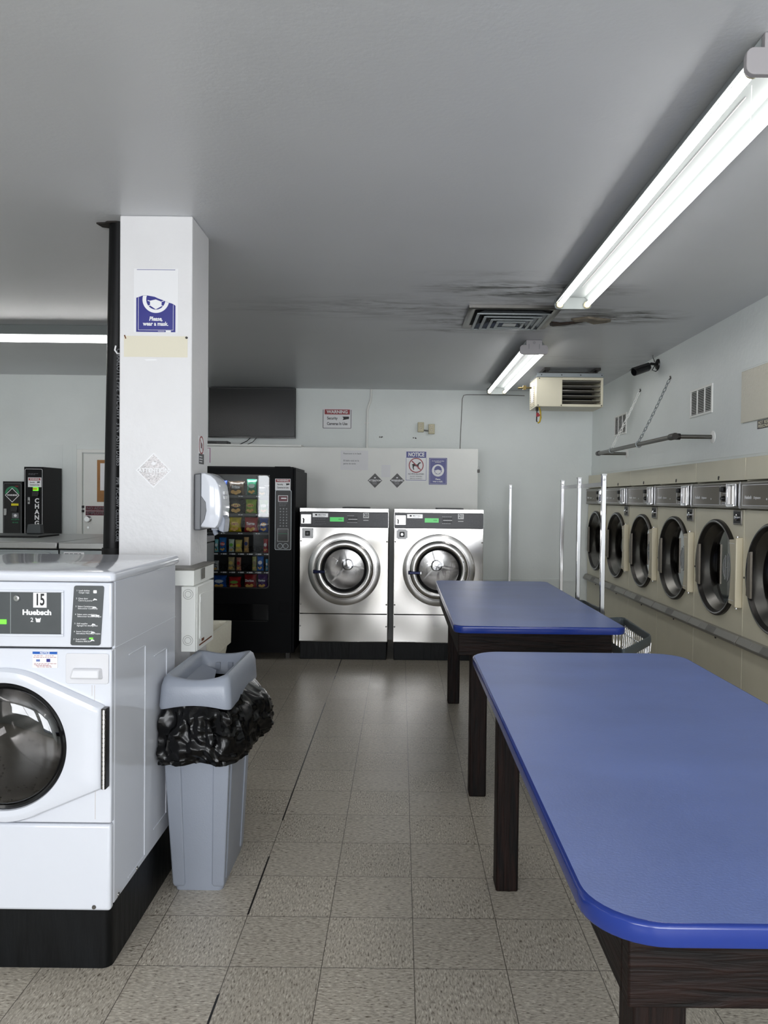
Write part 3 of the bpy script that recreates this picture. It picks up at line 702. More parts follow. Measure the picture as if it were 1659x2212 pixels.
g = G(); g.tube([(0, -.075, .006), (0, -.078, -.012), (0, -.085, -.024)], .011, 10).box(-.02, .02, -.095, -.065, -.002, .012); g.build('nozzle', 'plastic_grey', t, bevel=.002)
g = G().box(-.03, .03, -.1285, -.122, .165, .180).box(-.03, .03, -.1285, -.122, .143, .158); g.build('label_strip', 'white', t)
# wireway collar and breaker box
t = thing('cable_trough', 'white metal cable trough wrapping the column above the breaker box', 'electrical box', (-.95, 3.45, 1.155))
def L(x0, xa, y0, ya, o=0): return [(x0, y0-o), (xa+o, y0-o), (xa+o, ya), (-.0+.006, ya), (.006, .016), (x0, .016)]
g = G(); g.prism(L(-.25, .055, -.115, .24), 0, .068, 'z'); g.build('trough', 'white_paint', t, bevel=.003)
g = G(); g.prism(L(-.25, .055, -.115, .24, .004), .068, .078, 'z'); g.build('cover_strip', 'trimgrey', t, bevel=.002)
g = G().box(.0595, .0605, .0, .055, .018, .066); g.build('rating_label', 'trimgrey', t)
t = thing('breaker_box', 'white electrical breaker box with chipped door on the column side', 'electrical box', (-.907, 3.46, .872))
g = G().box(-.036, .026, -.15, .155, 0, .282); g.build('box', 'white_paint', t, bevel=.003)
g = G().box(.026, .030, -.135, .155, .0, .282); g.build('cover_plate', 'white_paint', t, bevel=.002)
g = G(); g.prism(rrect(-.10, .135, .045, .245, .01), .030, .034, 'x'); dd = g.build('door', 'white_paint', t, bevel=.001)
g = G().box(.034, .036, -.103, -.097, .21, .235).box(.034, .036, -.103, -.097, .06, .085); g.build('door_hinge', 'white', dd)
g = G().box(.0302, .0315, -.10, .12, .018, .024).box(.0302, .0315, -.06, -.02, .030, .042); g.build('rust_patch', 'rust', t)
g = G()
for z in (.05, .25):
    for r in (.022, .014): g.lathe((-.006, -.1502, z), [(r, 0), (r, -.0008), (r-.0012, -.0008), (r-.0012, 0)], 'y', 24)
g.build('knockout', 'trimgrey', t)
# utility sink behind the column
t = thing('utility_sink', 'white plastic utility sink behind the column, in front of the vending machine', 'sink', (-1.20, 4.05, 0))
g = G()
def rr3(z, hx, hy, r=.02): return [(p[0], p[1], z) for p in rrect(-hx, hx, -hy, hy, r)]
g.loft([rr3(.45, .20, .19), rr3(.73, .245, .235), rr3(.73, .26, .25), rr3(.85, .262, .252), rr3(.85, .245, .235), rr3(.47, .19, .18)]); g.build('basin', 'tan_board', t, smooth=30)
for x in (-.18, .18):
    for y in (-.17, .17): G().tube([(x, y, 0), (x, y, .5)], .016, 10).build('leg', 'enamel_dull', t)
# ------------------------------------------------------------------ vending machine
VX0, VX1, VY = -1.99, -1.016, 7.24
t = thing('vending_machine', 'tall black snack vending machine with glass front beside the steel washers', 'vending machine', ((VX0+VX1)/2, VY+.44, 0))
def lw(o, px, py, pz=0):      # shift a builder from world into a thing's own space
    return o.xf(lambda p: p-Vector((px, py, pz)))
ox, oy = (VX0+VX1)/2, VY+.44
wx0, wx1, wz0, wz1 = -1.90, -1.238, .684, 1.746
g = G(); 
g.box(VX0, VX0+.03, VY+.06, VY+.90, .08, 1.83).box(VX1-.004, VX1+.022, VY+.06, VY+.90, .08, 1.80).box(VX0+.03, VX1-.004, VY+.06, VY+.90, 1.77, 1.83).box(VX0+.03, VX1-.004, VY+.87, VY+.90, .08, 1.77).box(VX0+.03, VX1-.004, VY+.06, VY+.87, .08, .12)
lw(g, ox, oy).build('cabinet', 'vend_side', t, bevel=.004)
g = G()
g.box(VX0, wx0, VY, VY+.055, .07, 1.812).box(wx1, VX1, VY, VY+.055, .07, 1.812).box(wx0, wx1, VY, VY+.055, wz1, 1.812).box(wx0, wx1, VY, VY+.055, .07, .369).box(wx0, wx1, VY, VY+.055, .53, wz0)
lw(g, ox, oy).build('door_frame', 'vend', t)
for xx in (VX0+.05, VX1-.07):
    for yy in (VY+.10, VY+.80): lw(G().box(xx, xx+.04, yy, yy+.04, 0, .085), ox, oy).build('foot', 'gunmetal', t)
g = G().box(VX1+.0, VX1+.024, VY+.01, VY+.058, .07, 1.815); lw(g, ox, oy).build('door_edge', 'vend', t, bevel=.004)
g = G().box(-1.19, -1.05, VY+.02, VY+.12, 1.812, 1.832); lw(g, ox, oy).build('top_hinge', 'vend', t)
g = G()
for a, b in (((wx0, wz1), 1), ((wx1, wz1), 1)): pass
pr = rrect(wx0-.006, wx1+.006, wz0-.006, wz1+.006, .035, 5); pi = rrect(wx0+.002, wx1-.002, wz0+.002, wz1-.002, .03, 5)
g.loft([[(x, VY, z) for x, z in pr], [(x, VY-.003, z) for x, z in pr], [(x, VY-.003, z) for x, z in pi], [(x, VY, z) for x, z in pi]], caps=False); lw(g, ox, oy).build('window_trim', 'gunmetal', t)
g = G().box(wx0, wx1, VY+.012, VY+.016, wz0, wz1); lw(g, ox, oy).build('window_pane', 'glass', t, smooth=0)
g = G().box(wx0, wx1, VY+.02, VY+.05, .372, .528); lw(g, ox, oy).build('delivery_flap', 'black_gloss', t, bevel=.002)
g = G().box(wx0+.01, wx1-.01, VY-.002, VY, .367, .371); lw(g, ox, oy).build('flap_trim', 'gunmetal', t)
g = G().box(wx0-.03, wx1+.03, VY+.40, VY+.42, .55, 1.76).box(wx0-.04, wx0-.02, VY+.06, VY+.42, .55, 1.76).box(wx1+.01, wx1+.03, VY+.06, VY+.42, .55, 1.76).box(wx0-.04, wx1+.03, VY+.06, VY+.42, .55, .56); lw(g, ox, oy).build('inner_lining', 'interior', t)
g = G(); g.tube([(wx0+.03, VY+.075, 1.7625), (wx1-.03, VY+.075, 1.7625)], .006, 8); lw(g, ox, oy).build('added_fill_tube', mat('added_fill_tube', (255, 255, 255), .4, emis=(.95, .98, 1), estr=50), t)  # glowing tube added out of sight to brighten the snack bags
SH = [1.555, 1.380, 1.202, 1.006, .831, .662]
for i, z in enumerate(SH):
    g = G().box(wx0-.02, wx1+.01, VY+.07, VY+.40, z-.012, z); lw(g, ox, oy)
    s = g.build('shelf', 'gunmetal', t)
    g = G().box(wx0-.02, wx1+.01, VY+.06, VY+.07, z-.022, z+.002); lw(g, ox, oy).build('shelf_edge', 'black', s)
    n = 4 if i in (0, 1, 2, 5) else 8
    g = G()
    for k in range(n):
        x = wx0+.03+(wx1-wx0)*k/n; g.box(x, x+.012, VY+.0585, VY+.06, z-.013, z-.005)
        if n == 8: g.box(x+.018, x+.055, VY+.0585, VY+.06, z-.015, z-.003)
        else: g.box(x+.018, x+.04, VY+.0585, VY+.06, z-.012, z-.007)
    lw(g, ox, oy).build('price_tag', 'white', s)
    g = G(); n2 = 4 if n == 4 else 8
    for k in range(n2):
        w_ = (wx1-wx0)/n2; cx = wx0+w_*(k+.5)+.0; r = w_*.30
        pts = []
        for q in range(60): a = 2*PI*q/14; pts.append((cx+r*math.cos(a), VY+.085+.0045*q, z+r+.004+r*math.sin(a)))
        g.tube(pts, .0022, 5)
    lw(g, ox, oy).build('spiral', 'black_gloss', s)
# control strip
pr = rrect(-1.182, -1.028, 1.045, 1.61, .014); pi = rrect(-1.178, -1.032, 1.049, 1.606, .012)
g = G(); g.prism(pi, VY-.002, VY, 'y'); cpn = lw(g, ox, oy).build('control_strip', 'black', t)
g = G(); g.loft([[(x, VY-.0005, z) for x, z in pr], [(x, VY-.003, z) for x, z in pr], [(x, VY-.003, z) for x, z in pi], [(x, VY-.0005, z) for x, z in pi]], caps=False); lw(g, ox, oy).build('strip_outline', 'zinc', cpn)
g = G().box(-1.153, -1.061, VY-.004, VY-.002, 1.499, 1.559); q = lw(g, ox, oy).build('display_frame', 'white', cpn)
g = G().box(-1.148, -1.066, VY-.005, VY-.004, 1.504, 1.554); lw(g, ox, oy).build('display', 'maroon', q)
g = G().box(-1.125, -1.075, VY-.0055, VY-.005, 1.526, 1.538); lw(g, ox, oy).build('display_text', 'white', q)
g = G(); lines(g, -1.144, -1.066, 1.488, VY-.0022, 4, .010, .004); lw(g, ox, oy).build('fine_print', 'grey_ink', cpn)
for r in range(7):
    g = G()
    for c in range(3):
        x = -1.140+c*.029; z = 1.433-r*.027; g.box(x, x+.019, VY-.0045, VY-.002, z-.009, z+.009)
    k = lw(g, ox, oy).build('keypad_row', 'panel_grey', cpn, bevel=.001)
    for c in range(3):
        text('ABCDEF123456789*0#CLR'[r*3+c], .012, 'white', k, (-1.1305+c*.029-ox, VY-.0048-oy, 1.433-r*.027), name='key_letter')
g = G().box(-1.145, -1.06, VY-.003, VY-.002, 1.246, 1.452) if 0 else G().box(-1.155, -1.058, VY-.004, VY-.002, 1.125, 1.245); q = lw(g, ox, oy).build('bill_slot', 'black_gloss', cpn)
g = G().box(-1.152, -1.061, VY-.005, VY-.004, 1.196, 1.200); lw(g, ox, oy).build('green_bar', 'green', q)
g = G().box(-1.155, -1.058, VY-.005, VY-.004, 1.2435, 1.2455).box(-1.155, -1.058, VY-.005, VY-.004, 1.125, 1.127).box(-1.157, -1.155, VY-.005, VY-.004, 1.125, 1.2455).box(-1.058, -1.056, VY-.005, VY-.004, 1.125, 1.2455); lw(g, ox, oy).build('slot_outline', 'white', q)
g = G()
for x in (-1.132, -1.079): g.lathe((x, VY-.002, 1.082), [(.025, 0), (.025, -.002), (.022, -.002), (.022, 0)], 'y', 24)
lw(g, ox, oy).build('coin_ring', 'zinc', cpn)
g = G().box(-1.145, -1.044, VY-.004, VY, .455, .555).box(-1.128, -1.061, VY-.007, VY-.004, .472, .538); lw(g, ox, oy).build('coin_return', 'vend', t, bevel=.002)
def warning_board(t, w, h, y, cx, z0, cam=True):
    G().box(cx-w*.46, cx+w*.46, y-.0016, y-.0010, z0+h*.70, z0+h*.955).build('red_band', 'red', t)
    text('WARNING', h*.225, 'white', t, (cx, y-.002, z0+h*.825), bold=.03, sx=w/h*.70)
    text('Security', h*.20, 'ink', t, (cx-w*.18, y-.0015, z0+h*.50), bold=.02, sx=w/h*.58)
    text('Cameras In Use', h*.20, 'ink', t, (cx-.0*w, y-.0015, z0+h*.22), bold=.02, sx=w/h*.58)
    g = G(); x0 = cx+w*.13; zc = z0+h*.50; s = w*.3
    g.prism([(x0+s*.25, zc-s*.20), (x0+s, zc-s*.05), (x0+s*1.0, zc+s*.22), (x0+s*.2, zc+s*.22), (x0+s*.12, zc)], y-.0018, y-.001, 'y'); g.build('camera_symbol', 'ink', t)
    g = G(); g.prism(circ(x0+s*.16, zc, s*.16, 20, s*.19), y-.0024, y-.0018, 'y'); g.build('camera_lens', 'white', t)
s = G().box(-1.183, -1.038, VY-.001, VY, 1.609, 1.716); s = lw(s, ox, oy).build('warning_sticker', 'white', t)
warning_board(s, .145, .107, VY-oy-.0002, -1.1105-ox, 1.609)
# snacks behind the glass
def snack(x0, x1, si, hh, c1, c2, label, word=None, wc='white', chips=True, y=0):
    z = SH[si]; w = x1-x0; h = hh; d = min(.05, w*.38)
    t = thing('snack_bag', label, 'snack', ((x0+x1)/2, VY+.115+y, z+.001), random.uniform(-.08, .08), 'snack bags in the vending machine')
    N, K = 14, 12; rings = []
    for j in range(K+1):
        v = j/K; pr_ = math.sin(PI*min(max((v-.04)/.92, 0), 1))**.55 if 0 < v < 1 else 0
        ww = w/2*(1-.10*math.sin(PI*v)); ring = []
        for i in range(N):
            a = 2*PI*i/N; cx_ = math.cos(a); cy_ = math.sin(a)
            wob = 1+.12*math.sin(5*a+3*v*6+x0*40)
            ring.append((ww*cx_, d*(.06+.94*pr_)*cy_*wob, h*v+.004*math.sin(6*a+v*9)*(1 if 0 < v < 1 else .5)+.004))
        rings.append(ring)
    m1 = mat('foil_'+label.replace(' ', '_')[:24], c1, .28, metal=.0, bump=.004, bscale=30, var=.35, vscale=24)
    G().loft(rings).build('bag', m1, t, smooth=60)
    m2 = mat('print_'+label.replace(' ', '_')[:24], c2, .35)
    g = G(); zc = h*.60; g.prism(circ(0, zc, w*.30, 20, h*.13), -d*1.10, -d*.7, 'y'); o = g.build('logo_patch', m2, t)
    g = G(); rc = w*.13
    if chips:
        for cx_, cz_ in ((-w*.18, h*.24), (w*.16, h*.26), (0, h*.18)): g.prism(circ(cx_, cz_, rc, 12, rc*.9), -d*1.07, -d*.5, 'y')
        g.build('chip_picture', mat('chip_'+label[:10], (226, 176, 84), .5), t)
    if word: text(word, w*.26, wc, t, (0, -d*1.12-.001, zc), bold=.03, sx=1.0 if len(word) < 6 else .78)
    return t
def X(px): return -1.9+ (px-433)/(582-433)*.662 if 0 else (440+px/4.608-868)/1660.2*(VY+.1)
SN = [
 (150, 245, 0, .135, (28, 60, 140), (214, 90, 40), 'blue and orange snack bag, leftmost on the top shelf of the vending machine', None, 'white'),
 (256, 418, 0, .130, (70, 56, 44), (24, 20, 22), 'dark tan corn chip bag on the top shelf of the vending machine', 'Fritos', 'white'),
 (438, 540, 0, .150, (36, 112, 84), (190, 206, 200), 'teal green and silver snack bag on the top shelf of the vending machine', None, 'white'),
 (548, 640, 0, .085, (24, 22, 26), (60, 54, 56), 'black low snack bag at the right end of the top shelf of the vending machine', None, 'white'),
 (155, 243, 1, .118, (198, 76, 26), (240, 150, 60), 'orange red snack bag, leftmost on the second vending shelf', None, 'white'),
 (264, 412, 1, .132, (38, 36, 40), (226, 196, 60), 'black snack bag with yellow badge on the second vending shelf', "Lay's", 'red'),
 (424, 542, 1, .134, (154, 190, 56), (226, 206, 80), 'lime green crisp bag in the middle of the second vending shelf', "Lay's", 'red'),
 (566, 655, 1, .128, (120, 168, 60), (236, 236, 220), 'pale green crisp bag at the right end of the second vending shelf', None, 'white'),
 (150, 243, 2, .135, (34, 92, 160), (226, 226, 230), 'blue and white snack bag, leftmost on the third vending shelf', None, 'white'),
 (262, 388, 2, .138, (222, 200, 40), (226, 190, 60), 'bright yellow crisp bag on the third vending shelf', "Lay's", 'red'),
 (415, 556, 2, .140, (168, 30, 38), (150, 20, 30), 'red snack bag on the third vending shelf', 'Torres', 'white'),
 (566, 655, 2, .132, (22, 66, 160), (240, 170, 50), 'royal blue snack bag at the right end of the third vending shelf', 'Ruffles', 'white'),
 (120, 160, 3, .120, (110, 190, 200), (240, 240, 240), 'narrow pale cyan snack bag, leftmost on the fourth vending shelf', None, 'white'),
 (166, 240, 3, .138, (30, 110, 190), (220, 60, 50), 'light blue snack bag on the fourth vending shelf', 'Chips', 'white'),
 (260, 318, 3, .124, (206, 222, 206), (110, 190, 60), 'narrow white and green snack bag on the fourth vending shelf', None, 'white'),
 (326, 396, 3, .118, (214, 200, 120), (240, 220, 40), 'silver and yellow snack bag on the fourth vending shelf', None, 'white'),
 (412, 464, 3, .145, (196, 160, 110), (40, 60, 120), 'tall tan and navy snack packet on the fourth vending shelf', None, 'white'),
 (606, 655, 3, .130, (176, 28, 40), (230, 220, 220), 'narrow red packet at the right end of the fourth vending shelf', None, 'white'),
 (100, 166, 4, .092, (180, 184, 188), (28, 28, 30), 'silver and black snack bag, leftmost on the fifth vending shelf', 'Oreo', 'white'),
 (254, 322, 4, .128, (176, 164, 120), (224, 200, 110), 'crumpled silver gold snack bag on the fifth vending shelf', None, 'white'),
 (338, 388, 4, .124, (190, 130, 110), (176, 30, 40), 'narrow pink and red packet on the fifth vending shelf', None, 'white'),
 (495, 541, 4, .134, (158, 160, 90), (120, 100, 50), 'narrow olive and tan packet on the fifth vending shelf', None, 'white'),
 (546, 612, 4, .138, (28, 100, 190), (240, 240, 240), 'vivid blue packet on the fifth vending shelf', None, 'white'),
 (630, 656, 4, .110, (70, 160, 200), (230, 230, 230), 'thin pale blue packet at the right end of the fifth vending shelf', None, 'white'),
 (106, 246, 5, .120, (24, 84, 170), (200, 220, 240), 'wide blue snack bag, leftmost on the bottom vending shelf', 'Lays', 'white'),
 (260, 390, 5, .108, (186, 36, 40), (120, 170, 60), 'red candy bag with green badge on the bottom vending shelf', None, 'white'),
 (416, 546, 5, .135, (150, 26, 34), (120, 16, 26), 'dark red tortilla chip bag on the bottom vending shelf', 'Doritos', 'white'),
 (552, 658, 5, .138, (76, 34, 110), (50, 20, 80), 'purple tortilla chip bag at the right end of the bottom vending shelf', 'Doritos', 'white'),
]
for a in SN:
    snack(X(a[0]), X(a[1]), *a[2:8], chips=a[4] is not None) if 0 else snack(X(a[0]), X(a[1]), a[2], a[3], a[4], a[5], a[6], a[7], a[8])
# ------------------------------------------------------------------ stainless washers 20 and 21
def steel_washer(num, label, x0, x1):
    w = (x1-x0); t = thing('stainless_washer', label, 'washing machine', ((x0+x1)/2, 7.30, 0), 0)
    h = w/2; cz = .864; cx = .005
    G().box(-h+.008, h-.008, .012, .80, 0, .168).build('base', 'plinth', t, bevel=.004)
    G().box(-h, h, .0, .78, .170, .175).box(-h, h, .0, .012, .175, .434).build('lower_panel', 'steel', t, bevel=.003)
    G().plate_hole(-h, h, .440, 1.262, cx, cz, .262, 0, .012, 64).build('front_panel', 'steel', t, bevel=.003)
    g = G().box(-h, -h+.006, .012, .80, .175, 1.44).box(h-.006, h, .012, .80, .175, 1.44).box(-h+.006, h-.006, .79, .80, .175, 1.44).box(-h+.006, h-.006, .0, .79, 1.436, 1.443); g.build('side_panel', 'steel_flat', t)
    G().box(-h, h, -.006, .02, 1.408, 1.4435).build('top_rail', 'steel_flat', t, bevel=.002)
    G().box(-.02, .235, .02, .32, 1.4435, 1.455).build('soap_lid', 'black', t, bevel=.002)
    cp = G().box(-h+.002, h-.002, -.006, .02, 1.264, 1.406).build('control_panel', 'panel_dark', t, bevel=.002)
    for x in (-h+.045, .33): 
        g = G().lathe((x, -.0062, 1.426), [(.012, 0), (.012, -.001), (.009, -.001), (.009, 0)], 'y', 16); g.build('screw_ring', 'red' if x > 0 else 'white', t)
    G().box(-h+.012, -h+.108, -.009, -.006, 1.293, 1.382).build('coin_plate', 'steel_flat', cp, bevel=.001)
    g = G(); g.tube([(-h+.035, -.011, 1.302), (-h+.038, -.016, 1.335), (-h+.03, -.011, 1.345)], .006, 6); g.build('coin_lever', 'black', cp)
    b = G().box(-h+.122, -h+.268, -.008, -.006, 1.357, 1.394).build('maker_plate', 'alu', cp)
    text('MAYTAG', .018, 'ink', b, (-h+.212, -.0084, 1.379), bold=.02); text('COMMERCIAL', .010, 'ink', b, (-h+.205, -.0084, 1.364), ls=1.2)
    g = G(); g.prism(circ(-h+.155, 1.379, .012, 16, .008), -.0088, -.008, 'y'); g.build('maker_mark', 'ink', b)
    g = G(); lines(g, -h+.125, -h+.25, 1.343, -.0063, 7, .010, .0035); g.build('fine_print', 'grey_ink', cp)
    s = G().box(-.135, -.003, -.008, -.006, 1.317, 1.358).build('green_screen', 'green_lcd', cp)
    text('NSG' if num == '20' else '8.00', .018, 'ink', s, (-.035, -.0085, 1.338), align='CENTER')
    g = G()
    for r in range(2):
        for k in range(4): g.box(.035+k*.024, .053+k*.024, -.009, -.006, 1.318+r*.030, 1.332+r*.030)
    g.build('button', 'black', cp, bevel=.001)
    G().box(.04, .125, -.0095, -.006, 1.336, 1.343).build('slot_bar', 'white', cp)
    g = G(); lines(g, .03, .13, 1.372, -.0063, 1, .01, .003); lines(g, .03, .13, 1.308, -.0063, 1, .01, .003); g.build('fine_print', 'white', cp)
    n = G().box(.18, .235, -.0085, -.006, 1.352, 1.403).build('number_sticker', 'white', cp)
    text(num, .048, 'ink', n, (.2075, -.009, 1.3775), bold=.01, sx=.85)
    G().box(.182, .232, -.0075, -.006, 1.328, 1.335).build('white_bar', 'white', cp)
    g = G(); lines(g, .285, .39, 1.380, -.0063, 7, .016, .004); g.build('fine_print', 'grey_ink', cp)
    G().prism(rrect(-h+.022, -h+.128, 1.155, 1.252, .01), -.004, .0, 'y').build('lock_plate', 'white', t, bevel=.001)
    g = G().box(-h+.052, -h+.098, -.016, -.004, 1.178, 1.226); g.build('lock_body', 'black', t, bevel=.006)
    g = G(); g.lathe((-h+.075, -.016, 1.202), [(.0005, -.006), (.011, -.006), (.013, 0)], 'y', 16)
    for x in (.03, .12):
        for z in (1.163, 1.244): g.lathe((-h+x, -.004, z), [(.0005, -.003), (.004, -.003), (.005, 0)], 'y', 10)
    g.build('lock_screw', 'chrome', t)
    g = G()
    for x in (-h+.012, h-.012):
        for z in (.32, .53, 1.13): g.lathe((x, 0, z), [(.0005, -.006), (.006, -.005), (.008, 0)], 'y', 12)
    g.build('panel_bolt', 'steel_dark', t)
    # flange, door
    G().lathe((cx, 0, cz), [(.345, 0), (.344, -.008), (.340, -.010), (.300, -.0135), (.288, -.0145), (.286, -.012), (.284, -.003), (.262, -.003)], 'y', 72).build('flange', 'steel_flat', t, smooth=40)
    dr = G().lathe((cx, 0, cz), [(.279, -.006), (.278, -.026), (.274, -.034), (.266, -.040), (.240, -.046), (.222, -.044), (.214, -.036), (.208, -.010)], 'y', 72).build('door_ring', 'chrome' if 0 else 'steel_flat', t, smooth=50)
    G().lathe((cx, 0, cz), [(.214, -.030), (.206, -.034), (.194, -.026), (.190, .0)], 'y', 64).build('gasket', 'rubber', dr)
    G().lathe((cx, 0, cz), [(.192, -.020), (.185, -.028), (.15, -.04), (.08, -.048), (.0005, -.050)], 'y', 64).build('door_glass', 'glass_bowl', dr, smooth=80)
    g = G(); g.box(cx-.285, cx-.165, -.066, -.048, cz-.036, cz-.008).box(cx-.292, cx-.27, -.055, -.02, cz-.04, cz-.004); g.build('door_handle', mat('handle_'+num, (30, 36, 70), .2, metal=.6), dr, bevel=.005)
    g = G(); g.box(cx-.180, cx-.165, -.067, -.047, cz-.037, cz-.007); g.build('handle_tip', 'chrome', dr, bevel=.003)
    g = G()
    for a in (-35, -20, 0, 20, 35):
        a = math.radians(a); g.lathe((cx+.245*math.cos(a), -.049, cz+.245*math.sin(a)), [(.0005, -.003), (.005, -.003), (.006, 0)], 'y', 10)
    g.build('ring_screw', 'chrome', dr)
    G().lathe((cx, 0, cz), [(.262, .012), (.25, .05), (.215, .06), (.215, .10), (.29, .12), (.29, .50), (.27, .52), (.0005, .50)], 'y', 64).build('drum', 'steel_flat', t, smooth=40)
    G().lathe((cx, 0, cz), [(.0005, .455), (.045, .458), (.055, .47), (.058, .50)], 'y', 32).build('drum_hub', 'chrome', t, smooth=40)
    g = G()
    for k in range(3):
        a = PI/2+2*PI*k/3+.3; c, s_ = math.cos(a), math.sin(a)
        g.loft([[(cx+c*rr-s_*q, y, cz+s_*rr+c*q) for rr, q in ((.06, -.008), (.06, .008), (.28, .008), (.28, -.008))] for y in (.488, .500)])
    g.build('drum_spoke', 'steel_flat', t)
    return t
steel_washer('20', 'stainless steel washer numbered 20, just right of the black vending machine', -.955, -.113)
steel_washer('21', 'stainless steel washer numbered 21, partly behind the far blue table', -.058, .790)
# ------------------------------------------------------------------ partition, its signs, and the things above it
struct(G().box(-2.69, .835, 8.35, 8.45, 0, 2.088).build('wall_partition', 'white_paint', bevel=.003, smooth=0))
PY = 8.349
def flat(name, label, cat, x0, x1, z0, z1, y, m, group=None, r=.004, part='sheet', th=.002):
    t = thing(name, label, cat, ((x0+x1)/2, y, z0), 0, group)
    g = G(); g.prism(rrect(-(x1-x0)/2, (x1-x0)/2, 0, z1-z0, r, 3), -th, 0, 'y'); b = g.build(part, m, t); return t, b, (x1-x0), (z1-z0)
t, b, w, h = flat('warning_sign', 'red and white WARNING security cameras sign on the upper back wall right of the television', 'sign', -.915, -.574, 2.338, 2.58, YB-.001, 'white', r=.015)
G().box(-w*.49, -w*.47, -.0026, -.002, .01, h-.02).box(w*.46, w*.48, -.0026, -.002, .01, h-.02).box(-w*.48, w*.47, -.0026, -.002, .006, .012).build('dark_border', 'panel_grey', b)
warning_board(b, w*.93, h*.93, -.0014, 0, h*.04)
t, b, w, h = flat('notice_sign', 'blue and white NOTICE no pets allowed sign on the partition', 'sign', .047, .282, 1.730, 2.063, PY, 'white', r=.012)
G().box(-w*.46, w*.46, -.0026, -.002, h*.765, h*.965).build('blue_band', 'navy', b)
text('NOTICE', h*.175, 'white', b, (0, -.003, h*.865), bold=.035, sx=.82)
g = G().box(-w*.47, -w*.455, -.0026, -.002, h*.03, h*.77).box(w*.455, w*.47, -.0026, -.002, h*.03, h*.77).box(-w*.47, w*.47, -.0026, -.002, h*.03, h*.042); g.build('blue_border', 'navy', b)
G().lathe((0, -.002, h*.52), [(w*.345, 0), (w*.345, -.001), (w*.30, -.001), (w*.30, 0)], 'y', 40).build('red_ring', 'red', b)
g = G(); s = w*.3
g.prism([(-.66*s, .02*s), (-.5*s, .22*s), (.15*s, .12*s), (.42*s, .44*s), (.62*s, .50*s), (.78*s, .36*s), (.55*s, .28*s), (.42*s, .1*s), (.3*s, -.28*s), (.12*s, -.16*s), (-.3*s, -.12*s), (-.38*s, -.35*s), (-.30*s, -.68*s), (-.44*s, -.68*s), (-.56*s, -.3*s), (-.54*s, -.02*s), (-.66*s, .12*s)], -.0028, -.002, 'y')
g.prism([(.3*s, -.28*s), (.26*s, -.55*s), (.36*s, -.55*s), (.42*s, .0*s)], -.0028, -.002, 'y'); g.xf(lambda p: p+Vector((0, 0, h*.52))); g.build('dog_symbol', 'ink', b)
g = G(); g.prism([(-.74*s, h*.52+.62*s), (-.62*s, h*.52+.74*s), (.74*s, h*.52-.62*s), (.62*s, h*.52-.74*s)], -.0036, -.003, 'y'); g.build('red_slash', 'red', b)
text('NO PETS ALLOWED', h*.055, 'ink', b, (0, -.003, h*.235), bold=.02, sx=1.05); text('EXCEPT TRAINED', h*.050, 'ink', b, (0, -.003, h*.155), sx=1.0); text('SERVICE ANIMALS', h*.050, 'ink', b, (0, -.003, h*.085), sx=1.0)
t, b, w, h = flat('mask_sign', 'blue please wear a mask sign right of the NOTICE sign', 'sign', .304, .499, 1.697, 1.986, PY, 'navy', r=.002)
g = G().box(-w*.46, -w*.45, -.0026, -.002, .008, h-.008).box(w*.45, w*.46, -.0026, -.002, .008, h-.008).box(-w*.46, w*.46, -.0026, -.002, h-.010, h-.008).box(-w*.46, w*.46, -.0026, -.002, .008, .010); g.build('border_line', 'white', b)
text('For the health and safety\nof everyone,', h*.048, 'white', b, (0, -.0028, h*.86), bold=.02, sx=.95)
R = w*.34; zc = h*.53
G().prism(circ(0, zc, R, 40), -.0028, -.002, 'y').build('emblem_ring', 'white', b)
g = G(); g.prism([(R*.62*math.cos(a), zc+R*.06+R*.70*math.sin(a)) for a in [2*PI*i/36 for i in range(36)]], -.0036, -.0028, 'y'); g.build('emblem_face', 'navy', b)
g = G(); g.prism([(-R*.48, zc+R*.0), (0, zc+R*.14), (R*.48, zc+R*.0), (R*.46, zc-R*.36), (0, zc-R*.62), (-R*.46, zc-R*.36)], -.0044, -.0036, 'y').box(-R*.72, R*.72, -.0042, -.0036, zc-R*.04, zc+R*.0); g.build('emblem_mask', 'white', b)
text('Please,', h*.085, 'white', b, (0, -.0028, h*.20), bold=.03, shear=.2, sx=.85); text('wear a mask.', h*.085, 'white', b, (0, -.0028, h*.115), bold=.03, sx=.84)
diamond('attention_sign', 'small dark diamond sticker on the partition, left one of the pair', (-.281, PY, 1.733), .079, 'diamond', 'ATTENTION', None, .024, (-.014, -.026, -.038))
diamond('warning_sign', 'small dark diamond WARNING sticker on the partition, right one of the pair', (-.040, PY, 1.736), .079, 'diamond', 'WARNING', None, .027, (-.014, -.026, -.038))
t, b, w, h = flat('restroom_notice', 'white paper notice about the restroom taped on the partition', 'notice', -.656, -.357, 1.845, 2.056, PY, 'paper')
text('Restroom is in back', .024, 'grey_ink', b, (-w*.40, -.0024, h*.84), align='LEFT', bold=.005)
text('El baño está en la\nparte de atrás', .024, 'grey_ink', b, (-w*.40, -.0024, h*.40), align='LEFT', bold=.005, lead=1.35)
t, b, w, h = flat('tape_patch', 'blank whitish tape patch on the partition between the two dark diamonds', 'tape', -.212, -.115, 1.770, 1.905, PY, 'paper')
t, b, w, h = flat('purple_notice', 'white notice with purple border at the left end of the partition, half behind the column', 'notice', -2.32, -2.061, 1.884, 2.075, PY, 'white')
g = G().box(w*.44, w*.465, -.0026, -.002, h*.12, h*.94).box(-w*.47, w*.465, -.0026, -.002, h*.93, h*.955); g.build('purple_border', 'magenta', b)
t = thing('padlock', 'small padlock on a hasp at the right end of the partition', 'padlock', (.842, 8.36, 1.83))
G().box(-.014, .014, -.012, .012, 0, .035).build('lock_body', 'gunmetal', t, bevel=.003)
